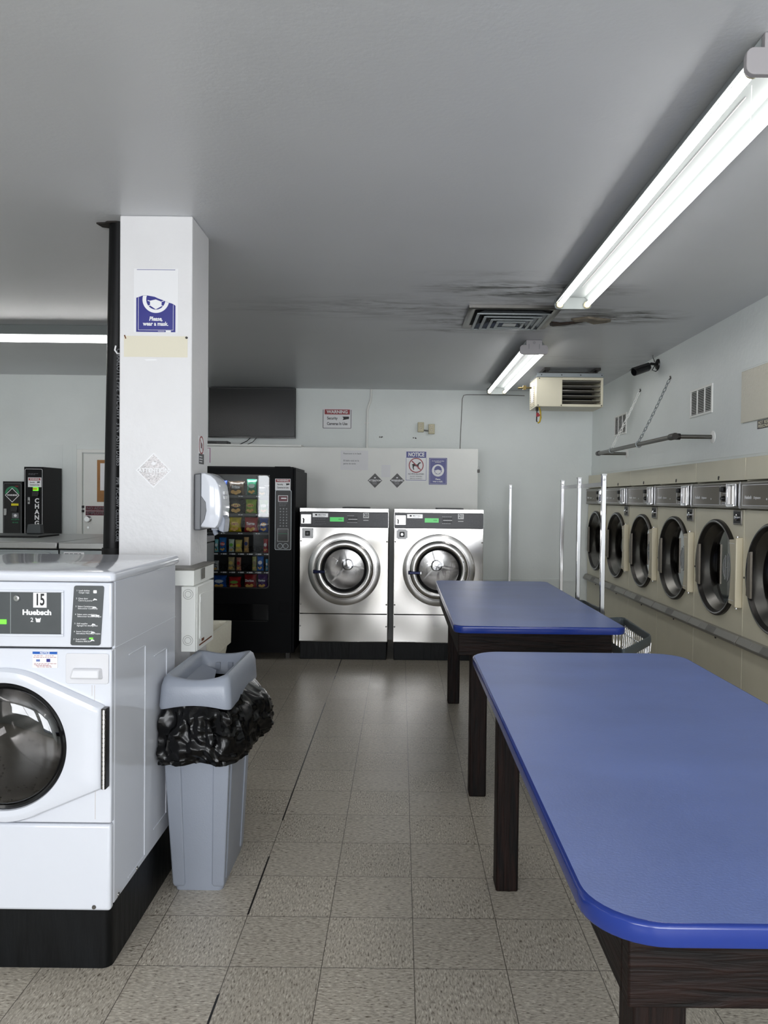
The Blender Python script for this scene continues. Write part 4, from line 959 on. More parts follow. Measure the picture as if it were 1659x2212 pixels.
g = G(); g.tube([(-.009, 0, .03), (-.009, 0, .055), (-.004, 0, .064), (.004, 0, .064), (.009, 0, .055), (.009, 0, .03)], .0035, 8); g.build('shackle', 'alu', t)
# plank, recorder, television
t = thing('plank_shelf', 'white plank lying on top of the partition under the television', 'shelf', (-1.6, 8.46, 2.089))
G().box(-.66, .52, -.15, .16, 0, .020).build('board', 'white_paint', t, bevel=.002)
t = thing('video_recorder', 'flat black box under the television on the white plank', 'recorder', (-2.02, 8.45, 2.110))
G().box(-.13, .13, -.09, .09, 0, .035).build('case', 'black', t, bevel=.003)
g = G().box(-.11, .02, -.0915, -.09, .012, .022); g.build('front_panel', 'black_gloss', t)
t = thing('television', 'flat black television hung high on the back wall beside the column', 'television', (-1.7175, 8.86, 2.218))
w, h = 1.001/2, .575
G().box(-w, w, -.02, .02, 0, h).build('case', 'black', t, bevel=.004)
G().box(-w+.014, w-.014, -.022, -.0195, .026, h-.012).build('screen', 'screen', t)
G().box(-w, w, -.0235, -.0195, 0, .012).build('lower_bezel', 'black_gloss', t)
text('INSIGNIA', .012, 'grey_ink', t, (0, -.0238, .006)) if 0 else None
G().box(-.2, .2, .02, .058, .12, .45).build('wall_bracket', 'gunmetal', t)
g = G(); g.tube([(-.02, .0, .0), (-.05, -.05, -.04), (-.12, -.12, -.085), (-.2, -.3, -.10)], .005, 6).tube([(.05, .0, .0), (.02, -.06, -.05), (-.04, -.2, -.1)], .004, 6); g.build('cable', 'black', t)
# conduit, thin cable, outlets
t = thing('white_conduit', 'white painted conduit running down the back wall from the ceiling', 'conduit', (-.395, YB-.016, 2.0))
g = G(); g.tube([(.041, 0, .798), (.041, 0, .72), (.034, 0, .67), (.010, 0, .60), (0, 0, .55), (-.003, 0, .4), (-.006, 0, -.5)], .014, 10); g.build('tube', 'white_paint', t, smooth=60)
g = G().box(-.035, .02, -.004, .014, .40, .42); g.build('clip', 'white_paint', t)
t = thing('thin_cable', 'thin grey cable running along the ceiling edge and down the back wall', 'cable', (.70, YB-.006, 2.0))
g = G(); g.tube([(.72, 0, .745), (.4, 0, .752), (.05, 0, .75), (.015, 0, .742), (0, 0, .70), (-.01, 0, .4), (-.022, 0, .05), (-.03, 0, -.6)], .004, 6); g.build('wire', 'trimgrey', t)
t = thing('power_outlet', 'pair of ivory outlet boxes joined by a short tube on the back wall', 'outlet', (.286, YB, 2.29))
for dx, dz in ((-.062, .02), (.062, 0)):
    b = G().box(dx-.035, dx+.035, -.05, 0, dz, dz+.112).build('outlet_box', 'ivory', t, bevel=.004)
    g = G()
    for z in (.034, .076):
        g.box(dx-.010, dx-.006, -.0515, -.049, dz+z, dz+z+.012).box(dx+.006, dx+.010, -.0515, -.049, dz+z, dz+z+.012).lathe((dx, -.0495, dz+z-.008), [(.0005, -.002), (.003, -.002), (.003, 0)], 'y', 8)
    g.build('socket_slot', 'gunmetal', b)
    g = G()
    for z in (.034, .078): g.prism(circ(dx, dz+z+.003, .017, 20, .015), -.0510, -.0495, 'y')
    g.build('socket_face', 'cream_lt', b)
g = G(); g.tube([(-.03, -.02, .042), (.03, -.02, .035)], .009, 8); g.build('link_tube', 'alu', t)
g = G()
for x, z in ((-.25, 2.25), (-.232, 2.248), (-.222, 2.252), (.14, 2.245), (.163, 2.244), (.168, 2.24)): g.lathe((x, YB, z), [(.0005, -.001), (.007, -.001), (.008, 0)], 'y', 10)
tag(g.build('screw_holes', 'gunmetal'), 'row of old screw holes in the back wall above the partition', 'holes')
# ------------------------------------------------------------------ left rear: machines, change machines, door things
def grey_machine(label, x0, x1, recess):
    t = thing('washing_machine', label, 'washing machine', ((x0+x1)/2, 5.25, 0), 0); h = (x1-x0)/2
    G().box(-h, h, .02, 1.15, 0, 1.165).build('cabinet', 'zinc', t, bevel=.004)
    G().box(-h, h, 0, 1.17, 1.172, 1.218).build('worktop', 'alu', t, bevel=.006)
    return t, h
t, h = grey_machine('grey metal top washer behind the white washer, left of the pair', -3.14, -2.348, True)
pr = [(p[0], p[1]) for p in rrect(-h+.05, h-.03, .45, 1.15, .05)]; pi = rrect(-h+.075, h-.055, .475, 1.125, .04)
g = G(); g.loft([[(x, .02, z) for x, z in pr], [(x, .008, z) for x, z in pr], [(x, .008, z) for x, z in pi], [(x, .02, z) for x, z in pi]], caps=False); g.build('pressed_frame', 'zinc', t)
t, h = grey_machine('grey metal top washer with paper stickers, beside the black drain pipe', -2.338, -1.55, False)
g = G().box(-h+.03, -h+.17, .017, .0199, 1.02, 1.15); s = g.build('paper_sticker', 'paper', t)
g = G(); lines(g, -h+.035, -h+.165, 1.138, .0165, 9, .013, .005); g.build('fine_print', 'grey_ink', s)
# hoses / lid on the grey machines
t = thing('black_tray', 'thin black tray lying on the grey washer worktop in front of the change machines', 'tray', (-3.02, 5.95, 1.2185))
G().box(-.42, .30, -.18, .18, 0, .014).build('tray', 'black', t, bevel=.003)
t = thing('card_holder', 'small grey wedge shaped box on the worktop hiding the foot of the change machine', 'box', (-2.90, 6.10, 1.234))
g = G(); g.prism([(-.058, 0), (.058, 0), (.050, .072), (-.046, .072)], -.03, .03, 'y'); g.build('box', 'panel_grey', t, bevel=.004)
def change_machine(label, x0, x1, z1, big):
    t = thing('change_machine', label, 'change machine', ((x0+x1)/2, 7.62, 0)); h = (x1-x0)/2
    G().box(-h, h, 0, .42, .0, z1).build('cabinet', 'vend_side' if big else 'black', t, bevel=.003)
    a = rrect(-h+.010, h-.006, .9, z1-.02, .015); b = rrect(-h+.013, h-.009, .903, z1-.023, .012)
    g = G(); g.loft([[(x, 0, z) for x, z in a], [(x, -.003, z) for x, z in a], [(x, -.003, z) for x, z in b], [(x, 0, z) for x, z in b]], caps=False); g.build('white_outline', 'white' if big else 'grey_ink', t)
    return t, h
t, h = change_machine('tall black CHANGE machine with a red WARNING sticker, left rear', -3.735, -3.545, 1.815, True)
s = G().box(-h+.042, h-.016, -.0045, 0, 1.615, 1.71).build('warning_sticker', 'white', t)
warning_board(s, .125, .092, -.0038, .012, 1.616)
G().box(-.002, .05, -.012, 0, 1.578, 1.612).build('bill_lamp', 'green_lit', t, bevel=.002)
G().box(-.0, .045, -.014, -.011, 1.585, 1.608).build('yellow_label', 'yellow', t)
G().box(-.005, .062, -.03, 0, 1.52, 1.576).build('bill_acceptor', 'black_gloss', t, bevel=.004)
for i, c in enumerate('CHANGE'): text(c, .062, 'white', t, (.036, -.0042, 1.478-i*.0555), name='letter_'+c.lower(), bold=.035)
g = G().box(-h+.04, -h+.062, -.008, 0, 1.445, 1.515); l = g.build('lock_plate', 'alu', t, bevel=.003)
G().lathe((-h+.052, -.008, 1.475), [(.0005, -.004), (.008, -.004), (.008, 0)], 'y', 12).build('lock_cylinder', 'black', l)
text('CHANGER CO', .010, 'grey_ink', t, (-.02, -.0035, 1.745)) if 0 else None
g = G(); lines(g, -h+.045, h-.05, 1.745, -.0005, 2, .01, .004); g.build('maker_print', 'grey_ink', t)
t, h = change_machine('smaller black coin machine with a diamond WARNING sticker, at the left edge', -3.945, -3.755, 1.669, False)
g = G(); s = .072; g.prism([(0, 1.532-s), (s, 1.532), (0, 1.532+s), (-s, 1.532)], -.004, -.003, 'y'); b = g.build('diamond_sticker', 'white', t)
g = G(); s = .064; g.prism([(0, 1.532-s), (s, 1.532), (0, 1.532+s), (-s, 1.532)], -.0045, -.004, 'y'); g.build('diamond_face', 'black', b)
text('WARNING', .021, 'white', b, (0, -.005, 1.532), bold=.04)
G().box(-.008, .062, -.006, 0, 1.428, 1.450).build('yellow_label', 'yellow', t)
G().box(-.005, .060, -.03, 0, 1.365, 1.425).build('bill_acceptor', 'black_gloss', t, bevel=.004)
g = G().box(-.0, .065, -.006, 0, 1.305, 1.355); g.build('bill_picture', 'grey_ink', t)
g = G(); g.prism(circ(.033, 1.330, .014, 16), -.0075, -.006, 'y'); g.build('bill_portrait', 'white', t)
text('ACCEPTS', .019, 'green', t, (.03, -.003, 1.290), bold=.03); text('$5 $10', .020, 'green', t, (.03, -.003, 1.260), bold=.03)
g = G().box(-h+.012, -h+.04, -.008, 0, 1.33, 1.40); g.build('lock_plate', 'alu', t, bevel=.003)
g = G(); g.prism([(.072*math.cos(a), 1.545+.075*math.sin(a)) for a in [PI*i/16 for i in range(17)]]+[(.05*math.cos(a), 1.545+.055*math.sin(a)) for a in [PI*(16-i)/16 for i in range(17)]], -.0036, -.003, 'y'); g.build('green_arch', 'green', t)
text('OPEN', .012, 'red', t, (.045, -.0034, 1.622)) if 0 else G().box(.03, .06, -.004, -.003, 1.616, 1.624).build('red_mark', 'red', t)
t = thing('clipboard', 'brown wooden clipboard with white paper hanging on the left rear door', 'clipboard', (-3.03, YLB-.021, 1.471))
G().box(-.16, .16, -.008, 0, 0, .44).build('board', 'cork', t, bevel=.003)
G().box(-.125, .13, -.010, -.008, .12, .405).build('paper', 'white', t)
for nm, wd, z0, z1, lb in (('no_admittance_sign', 'NO ADMITTANCE', 1.378, 1.426, 'maroon NO ADMITTANCE sign on the left rear door, upper of two'), ('employees_sign', 'EMPLOYEES ONLY', 1.328, 1.374, 'maroon EMPLOYEES ONLY sign on the left rear door, lower of two')):
    t = thing(nm, lb, 'sign', (-3.085, YLB-.021, z0)); G().box(-.225, .225, -.002, 0, 0, z1-z0).build('plate', 'maroon', t)
    text(wd, .040, 'grey_ink', t, (-.215, -.0024, (z1-z0)/2), align='LEFT', bold=.01, sx=1.05)
# ------------------------------------------------------------------ dryers along the right wall
XD, DP = 2.17, .809
def dryer():
    # local: front faces -y, x runs towards the camera once placed
    t = thing('tumble_dryer', 'x', 'dryer', (0, 0, 0), -PI/2, 'cream tumble dryers along the right wall')
    W_, cx, cz = DP-.003, .405, 1.10
    G().plate_hole(.003, W_, .690, 1.497, cx, cz, .30, 0, .015, 64).build('front_panel', 'cream', t, bevel=.002)
    g = G().box(.0, .006, .016, .64, .06, 1.82).box(W_-.006, W_, .016, .64, .06, 1.82).box(.006, W_-.006, .63, .64, .06, 1.82).box(.006, W_-.006, .03, .63, 1.812, 1.82); g.build('cabinet', 'cream', t)
    G().box(.02, W_-.02, .03, .6, 0, .06).build('base', 'black', t)
    G().box(.003, W_, 0, .02, 1.686, 1.827).build('top_hatch', 'cream', t, bevel=.002)
    g = G(); g.lathe((cx, 0, 1.713), [(.0005, -.004), (.008, -.004), (.009, 0)], 'y', 12).box(cx-.004, cx+.004, -.006, 0, 1.695, 1.713); g.build('hatch_lock', 'gunmetal', t)
    G().box(.003, W_, .0, .02, .07, .645).build('lint_door', 'cream', t, bevel=.002)
    g = G(); g.lathe((cx, 0, .618), [(.0005, -.006), (.008, -.006), (.009, 0)], 'y', 12); g.build('lint_lock', 'gunmetal', t)
    # slanted sill
    g = G(); g.prism([(0, .700), (-.022, .695), (-.048, .655), (-.042, .636), (0, .632)], .006, W_-.003, 'x'); s = g.build('lower_sill', 'taupe_lt', t, bevel=.003)
    g = G(); g.prism([(-.0225, .6945), (-.0475, .6560), (-.0485, .6568), (-.0235, .6955)], .33, .47, 'x'); g.build('sill_label', 'trimgrey', s)
    g = G(); g.prism([(-.0225, .6945), (-.0475, .6560), (-.0485, .6568), (-.0235, .6955)], .02, .20, 'x'); g.build('sill_step', 'taupe_lt', s); g = G(); g.prism([(-.0225, .6945), (-.0475, .6560), (-.0485, .6568), (-.0235, .6955)], .60, .78, 'x'); g.build('sill_step', 'taupe_lt', s)
    # console
    g = G(); g.prism([(.02, 1.500), (-.024, 1.504), (-.026, 1.512), (-.020, 1.516), (-.020, 1.658), (-.026, 1.662), (-.024, 1.672), (.02, 1.680)], .003, W_, 'x'); c = g.build('console', 'taupe_lt', t, bevel=.002)
    G().box(W_-.018, W_-.003, -.032, -.018, 1.502, 1.676).build('end_trim', 'alu', c, bevel=.004)
    G().box(.012, .480, -.0225, -.020, 1.524, 1.654).build('dark_plate', 'taupe', c)
    g = G().box(.012, .480, -.0235, -.0225, 1.651, 1.654).box(.012, .480, -.0235, -.0225, 1.524, 1.527).box(.012, .015, -.0235, -.0225, 1.527, 1.651).box(.477, .480, -.0235, -.0225, 1.527, 1.651); g.build('plate_outline', 'white', c)
    text('Huebsch', .028, 'white', c, (.045, -.0232, 1.575), align='LEFT', bold=.03, shear=.15, sx=.95); text('Originators', .022, 'white', c, (.165, -.0232, 1.573), align='LEFT', shear=.2, sx=.9)
    g = G(); g.lathe((.335, -.0225, 1.565), [(.0005, -.001), (.006, -.001), (.006, 0)], 'y', 10); g.build('pilot_mark', 'white', c)
    G().box(.490, .655, -.0225, -.020, 1.524, 1.654).build('knob_plate', 'taupe', c)
    g = G().box(.490, .655, -.0235, -.0225, 1.651, 1.654).box(.490, .655, -.0235, -.0225, 1.524, 1.527).box(.490, .493, -.0235, -.0225, 1.527, 1.651); g.build('plate_outline', 'white', c)
    k = G().box(.525, .575, -.048, -.022, 1.612, 1.645).build('heat_knob', 'black', c, bevel=.006)
    G().lathe((.550, -.022, 1.568), [(.0005, -.022), (.012, -.022), (.018, -.004), (.018, 0)], 'y', 20).build('start_knob', 'black', c)
    g = G().box(.515, .575, -.0245, -.022, 1.530, 1.543).box(.590, .612, -.0245, -.022, 1.535, 1.585); g.build('white_label', 'white', c)
    g = G().box(.5935, .608, -.025, -.0245, 1.54, 1.555).box(.5935, .608, -.025, -.0245, 1.562, 1.577).box(.52, .57, -.025, -.0245, 1.534, 1.539); g.build('label_print', 'ink', c)
    g = G(); lines(g, .53, .58, 1.600, -.0225, 1, .01, .003); g.build('fine_print', 'white', c)
    s = G()
    s.box(.630, .648, -.046, -.018, 1.518, 1.664).box(.752, .770, -.046, -.018, 1.518, 1.664).box(.648, .752, -.046, -.018, 1.650, 1.664).box(.648, .752, -.052, -.018, 1.512, 1.532); s = s.build('coin_mechanism', 'chrome', c, bevel=.003)
    G().box(.648, .752, -.026, -.020, 1.53, 1.652).build('coin_backplate', 'steel_flat', s)
    g = G().box(.668, .690, -.034, -.026, 1.535, 1.60).box(.700, .722, -.034, -.026, 1.535, 1.60).box(.732, .745, -.034, -.026, 1.535, 1.60); g.build('coin_chute', 'navy', s)
    g = G(); g.tube([(.655, -.05, 1.612), (.70, -.044, 1.602), (.745, -.048, 1.608)], .005, 6); g.build('coin_handle', 'chrome', s)
    # lock box
    l = G().box(.668, .785, -.012, 0, 1.400, 1.494).build('lock_box', 'taupe_lt', t, bevel=.004)
    G().box(.678, .775, -.0135, -.012, 1.410, 1.486).build('lock_face', 'black', l)
    G().lathe((.738, -.013, 1.447), [(.0005, -.020), (.010, -.020), (.014, -.014), (.021, -.010), (.021, 0)], 'y', 20).build('lock_cylinder', 'chrome', l)
    # door: rim, deep dish, dark pane, drum behind
    d = G().lathe((cx, 0, cz), [(.328, 0), (.328, -.018), (.320, -.027), (.306, -.027), (.300, -.018), (.292, .0), (.262, .040), (.250, .055)], 'y', 72).build('door_rim', 'gunmetal', t, smooth=35)
    G().lathe((cx, 0, cz), [(.318, -.0272), (.314, -.029), (.308, -.0272)], 'y', 72).build('rim_highlight', 'alu', d)
    G().lathe((cx, 0, cz), [(.2945, -.004), (.262, .038), (.250, .052)], 'y', 72).build('dish', 'steel_dark', d)
    G().lathe((cx, 0, cz), [(.252, .050), (.0005, .050)], 'y', 72).build('door_pane', 'glass_dark', d, smooth=0)
    # etched letter H in an oval
    g = G(); ex, ez = cx+.035, cz-.0; y = .048
    for s in (-1, 1):
        pts = []
        for i in range(15):
            a = math.radians(-78+156*i/14); pts.append((ex+s*(.052*math.cos(a)), y, ez+.085*math.sin(a)+s*.012*math.sin(a)))
        g.tube(pts, .0028, 5)
        g.tube([(ex+s*.018, y, ez-.083*(1)), (ex+s*.018, y, ez+.083)], .0028, 5)
    g.tube([(ex-.018, y, ez), (ex+.018, y, ez)], .0028, 5); g.build('etched_emblem', 'panel_light', d)
    hnd = G(); hnd.prism([(.108, .97), (.165, .955), (.165, 1.245), (.125, 1.235)], -.034, -.018, 'y'); hnd.build('door_handle', 'taupe', d, bevel=.003)
    # hinge cover
    g = G(); g.prism([(.668, 1.302), (.775, 1.310), (.775, .882), (.668, .890), (.690, 1.00), (.696, 1.096), (.690, 1.19)], -.034, -.004, 'y'); hc = g.build('hinge_cover', 'cream_lt', t, bevel=.003)
    g = G(); g.prism([(-.0, .874), (-.042, .874), (-.046, .882), (-.046, 1.312), (-.040, 1.32), (-.0, 1.32)], .772, .800, 'x'); g.build('hinge_barrel', 'cream_lt', hc, bevel=.006, seg=3)
    g = G(); g.tube([(.783, -.03, .866), (.783, -.03, 1.328)], .008, 8); g.build('hinge_pin', 'alu', hc)
    g = G().box(.672, .772, -.0355, -.034, 1.278, 1.281).box(.672, .772, -.0355, -.034, .912, .915); g.build('cover_line', 'white', hc)
    G().lathe((cx, 0, cz), [(.31, .07), (.36, .12), (.36, .60), (.0005, .60)], 'y', 48).build('drum', 'interior', t)
    g = G(); g.lathe((.0, -.0, cz-.03), [(.0005, -.004), (.006, -.004), (.007, 0)], 'y', 10); g.xf(lambda p: p+Vector((.012, 0, 0))); g.build('panel_screw', 'gunmetal', t)
    return t
labels = ['cream tumble dryer in the far corner, first of the row from the back wall', 'cream tumble dryer second from the back wall, right of the chrome pole', 'cream tumble dryer third from the back wall, under the hanging rail', 'cream tumble dryer fourth from the back wall', 'cream tumble dryer fifth from the back wall, under the beige blank board', 'nearest cream tumble dryer in view, cut by the right edge of the photo']
first = dryer()
YD = [8.891-DP*i for i in range(9)]
for i in range(6):
    y = YD[i]
    if i == 0: first.location = (XD, y, 0); first['label'] = labels[0]
    else: dup(first, (XD, y, 0), -PI/2, labels[i])
dup(first, (XD, YD[6], 0), -PI/2, 'cream tumble dryer just outside the right edge of the photo')
# ------------------------------------------------------------------ right wall fittings
def wall_grille(label, y, z):
    t = thing('air_grille', label, 'vent', (XR, y, z), -PI/2, 'white wall grilles'); return t
def build_grille(t):
    w, h = .42, .21
    g = G(); fr = [(-w/2, w/2, 0, .018), (-w/2, w/2, h-.018, h), (-w/2, -w/2+.02, .018, h-.018), (w/2-.02, w/2, .018, h-.018), (-.075, -.065, .018, h-.018), (.065, .075, .018, h-.018)]
    for a, b, c, d in fr: g.box(a, b, -.010, 0, c, d)
    g.build('frame', 'white_paint', t, bevel=.002)
    G().box(-w/2+.01, w/2-.01, -.002, -.0005, .01, h-.01).build('dark_opening', 'interior', t)
    g = G()
    for i in range(14):
        z = .022+i*.0122; g.add([(-w/2+.02, -.009, z), (w/2-.02, -.009, z), (w/2-.02, -.003, z+.007), (-w/2+.02, -.003, z+.007)], [(0, 1, 2, 3)])
    g.build('slats', 'white_paint', t)
t = wall_grille('white louvred wall grille high on the right wall, nearer one', 5.68, 2.18); build_grille(t)
dup(t, (XR, 7.76, 2.205), -PI/2, 'white louvred wall grille behind the hanging chain, farther one')
t = thing('blank_board', 'beige blank board high on the right wall at the edge of the photo', 'board', (XR-.002, 4.15, 2.055), -PI/2)
G().box(-.84, .84, -.012, 0, 0, .332).build('board', 'tan_board', t, bevel=.003)
t = thing('responsibility_sign', 'small black sign with cream lettering under the beige board on the right wall', 'sign', (XR, 4.45, 1.999), -PI/2)
G().box(-.33, .33, -.002, 0, 0, .052).build('plate', 'black', t)
text('NOT RESPONSIBLE FOR', .028, 'tape', t, (-.32, -.0024, .037), align='LEFT', bold=.01, sx=1.1); text('PERSONAL PROPERTY', .028, 'tape', t, (-.32, -.0024, .014), align='LEFT', bold=.01, sx=1.15)
# hanging rail
t = thing('hanging_rail', 'grey steel pipe rail standing off the right wall above the dryers', 'rail', (1.93, 6.5, 2.005))
g = G(); g.tube([(0, -1.04, 0), (0, 1.035, 0)], .017, 14); g.build('rail_pipe', 'steel_dark', t, smooth=60)
for y in (-1.04, 1.035):
    g = G(); g.tube([(0, y, 0), (.275, y, 0)], .015, 12); a = g.build('wall_arm', 'steel_dark', t, smooth=60)
    g = G(); g.lathe((.28, y, 0), [(.0005, -.012), (.028, -.012), (.045, -.004), (.045, 0)], 'x', 20); g.build('wall_flange', 'white_paint', a)
g = G(); g.tube([(.0, -1.075, 0), (0, -.98, 0)], .024, 12).tube([(0, -1.04, 0), (.045, -1.04, 0)], .023, 12); g.build('pipe_fitting', 'gunmetal', t, smooth=60)
G().tube([(0, 1.06, 0), (0, 1.0, 0)], .023, 12).build('pipe_fitting', 'gunmetal', t, smooth=60)
def chain(label, p0, p1, m):
    t = thing('chain', label, 'chain', p0, 0, 'chains holding the rail'); a, b = Vector((0, 0, 0)), Vector(p1)-Vector(p0); n = int(b.length/.036)
    g = G(); d = b.normalized(); s1 = d.orthogonal().normalized(); s2 = d.cross(s1)
    for i in range(n):
        c = b*(i+.5)/n+Vector((0, 0, -.012*math.sin(PI*(i+.5)/n))); s = s1 if i % 2 else s2; pts = []
        for k in range(10):
            q = 2*PI*k/10; pts.append(c+d*.025*math.cos(q)+s*.0105*math.sin(q))
        g.tube(pts, .0032, 5, closed=True)
    g.build('links', m, t, smooth=60)
    g = G(); g.tube([(.0, 0, .0), (.012, 0, .012), (.006, 0, .03)], .006, 6); g.build('wall_hook', 'gunmetal', t)
    g = G(); e = Vector(p1)-Vector(p0); g.tube([(e[0]+.024*math.cos(q), e[1], e[2]-.022+.024*math.sin(q)) for q in [2*PI*k/14 for k in range(14)]], .004, 6, closed=True); g.build('rail_loop', 'zinc', t)
chain('white chain from the right wall to the far part of the rail', (2.195, 7.129, 2.551), (1.93, 7.06, 2.027), 'white_paint')
chain('dull steel chain from the right wall to the middle of the rail', (2.195, 6.334, 2.544), (1.93, 6.26, 2.027), 'zinc')
# security camera
t = thing('security_camera', 'black bullet security camera on the right wall just under the ceiling', 'camera', (XR, 6.66, 2.725))
g = G(); g.lathe((0, 0, 0), [(.0005, -.02), (.03, -.02), (.045, -.012), (.048, 0)], 'x', 24); g.build('wall_plate', 'black', t)
g = G(); g.tube([(-.01, 0, 0), (-.06, 0, .005), (-.10, -.01, -.02)], .012, 10); g.build('arm', 'black', t)
dv = Vector((-.80, -.42, -.30)).normalized(); p = Vector((-.08, -.01, -.025))
g = G(); g.tube([p, p+dv*.02, p+dv*.14, p+dv*.185], [.022, .032, .034, .034], 18); b = g.build('barrel', 'black', t)
g = G(); g.tube([p+dv*.184, p+dv*.187], .028, 18); g.build('lens', 'black_gloss', b)
g = G(); u = Vector((0, 0, .036)); sd = dv.cross(Vector((0, 0, 1))).normalized()*.036
g.loft([[p+dv*.01+sd+u*.6, p+dv*.01+u*1.15, p+dv*.01-sd+u*.6], [p+dv*.21+sd+u*.6, p+dv*.21+u*1.15, p+dv*.21-sd+u*.6]], caps=False, closed=False); g.build('sun_hood', 'black', b)
g = G(); g.tube([(-.03, 0, .02), (-.05, -.01, .06), (-.05, -.01, .075)], .004, 6).tube([(-.03, 0, -.01), (-.05, 0, -.05), (-.02, 0, -.06), (0, 0, -.045)], .004, 6); g.build('cable', 'black', t)
# gas heater
t = thing('unit_heater', 'cream ceiling hung gas heater with dark louvred outlet in the far right corner', 'heater', (1.591, 7.50, 2.43))
hx = .316
G().box(-hx, .0-.075, -.2, .18, .0, .277).build('side_casing', 'cream', t, bevel=.004)
g = G().box(-.075, hx, -.2, .18, 0, .025).box(-.075, hx, -.2, .18, .252, .277).box(hx-.022, hx, -.2, .18, .025, .252).box(-.078, -.072, -.2, .18, .025, .252); g.build('outlet_frame', 'cream', t, bevel=.002)
g = G().box(-.07, hx-.022, .15, .17, .025, .252); g.build('dark_back', 'interior', t)
for i in range(5):
    g = G(); z = .058+i*.046; g.add([(-.07, -.19, z), (hx-.022, -.19, z), (hx-.022, -.135, z-.012), (-.07, -.135, z-.012), (-.07, -.19, z+.004), (hx-.022, -.19, z+.004), (hx-.022, -.135, z-.008), (-.07, -.135, z-.008)], [(0, 1, 2, 3), (4, 5, 6, 7), (0, 1, 5, 4), (2, 3, 7, 6)]); g.build('louvre', 'taupe_lt', t)
g = G()
for z in (.06, .115, .175): g.tube([(-.05, -.02, z), (.0, -.02, z+.004), (.1, -.02, z-.004), (.27, -.02, z)], [.02, .024, .022, .018], 12)
g.build('heat_tube', 'steel_dark', t, smooth=60)
G().box(-hx-.0, hx, -.203, .18, .278, .318).build('top_pan', 'zinc', t, bevel=.003)
g = G()
for x in (-.22, .26): g.box(x-.02, x+.03, -.20, .16, .345, .369).box(x, x+.006, -.17, .12, .318, .345)
g.box(-.22, .28, -.10, -.06, .335, .345); g.build('ceiling_bracket', 'gunmetal', t)
g = G().box(-hx-.004, -hx, -.11, .13, .02, .26); b = g.build('access_cover', 'cream_lt', t)
g = G()
for k in range(12):
    for yy in (-.09, .09): g.box(-hx-.005, -hx-.004, yy, yy+.028, .03+k*.019, .038+k*.019)
g.build('louvre_slots', 'gunmetal', b)
G().box(-hx-.0055, -hx-.004, -.045, .07, .06, .24).build('instruction_sticker', 'white', b)
g = G()
for x, z in [(-.30, .012), (-.08, .012), (.30, .012), (-.29, .265), (-.08, .298), (.1, .298), (.30, .298), (-.27, .298)]: g.lathe((x, -.2035, z), [(.0005, -.002), (.005, -.002), (.006, 0)], 'y', 8)
g.build('screw', 'gunmetal', t)
g = G(); g.tube([(-.295, -.12, .0), (-.295, -.12, -.035)], .012, 8).tube([(-.295, -.12, -.035), (-.297, -.12, -.13), (-.29, -.12, -.14)], .006, 8); g.build('gas_pipe', 'gunmetal', t)
g = G(); g.tube([(-.29, -.13, -.055), (-.29, -.13, -.09)], .012, 8).box(-.30, -.265, -.14, -.115, -.082, -.068); g.build('red_valve', 'red', t)
g = G(); g.tube([(-.275, -.12, .0), (-.262, -.12, -.04), (-.258, -.12, -.10), (-.268, -.12, -.14), (-.285, -.12, -.15)], .008, 8); g.build('yellow_gas_hose', 'yellow_hose', t, smooth=60)
g = G(); g.tube([(-.316, .05, .21), (-.42, .10, .215), (-.44, .12, .215)], .009, 8).box(-.40, -.37, .07, .10, .195, .235); g.build('gas_elbow', 'brass', t)
# ------------------------------------------------------------------ fluorescent fittings
def strip_light(label, x, y0, y1, name='fluorescent_light'):
    L_ = y1-y0; t = thing(name, label, 'ceiling light', (x, (y0+y1)/2, 2.70), 0, 'twin tube ceiling lights'); h = L_/2
    g = G(); g.prism([(-.062, .099), (-.100, .046), (-.108, .020), (-.104, .020), (-.094, .030), (-.066, .058), (.066, .058), (.094, .030), (.104, .020), (.108, .020), (.100, .046), (.062, .099)], -h+.02, h-.02, 'y'); g.build('channel', 'fixture', t, bevel=.002)
    g = G().box(-.0015, .0015, -h+.25, h-.25, .0555, .0582); g.build('channel_ridge', 'fixture_grey', t)
    for s in (-1, 1):
        pl = rrect(-.110, .110, -.012, .060, .022, 5)
        y = s*h; ya, yb = (y, y+.02) if s < 0 else (y-.02, y)
        g = G(); g.prism(pl, ya, yb, 'y'); g.box(-.062, .062, ya, yb, .058, .099); e = g.build('end_plate', 'fixture_grey' if s < 0 else 'fixture', t, bevel=.002)
        g = G()
        for x_ in (-.082, .082): g.lathe((x_, y-s*.02, .012), [(.021, 0), (.021, -s*.012), (.016, -s*.018)], 'y', 20)
        g.build('tube_socket', 'ivory', e)
        if s < 0:
            g = G().box(-.043, -.039, ya-.002, ya, .03, .068).box(.039, .043, ya-.002, ya, .03, .068); g.lathe((0, ya, .078), [(.009, 0), (.009, -.002), (.006, -.002), (.006, 0)], 'y', 16); g.build('pressed_slot', 'fixture', e)
    for x_ in (-.082, .082):
        g = G(); g.tube([(x_, -h+.03, .012), (x_, h-.03, .012)], .0135, 14); g.build('tube', 'tube', t, smooth=60)
    return t
A = strip_light('twin tube fluorescent ceiling light over the near blue table, the nearer one', 1.018, 2.07, 4.64)
g = G(); g.tube([(-.035, -1.15, .03), (-.036, -1.15, -.09)], .0008, 4); g.build('pull_string', 'white', A)
B = strip_light('twin tube fluorescent ceiling light beside the heater, the farther one', 1.035, 6.06, 8.42)
# unseen copies of the fitting, added out of view to lift the ambient light
for k, (xx, ya) in enumerate(((1.03, -2.9), (-3.3, -2.9), (-3.3, .4))):
    lb = ('added unseen twin tube fill light behind the camera, right', 'added unseen twin tube fill light behind the camera, left', 'added unseen twin tube fill light left of the camera')[k]
    dup(A, (xx, ya+1.28, 2.70), 0, lb)
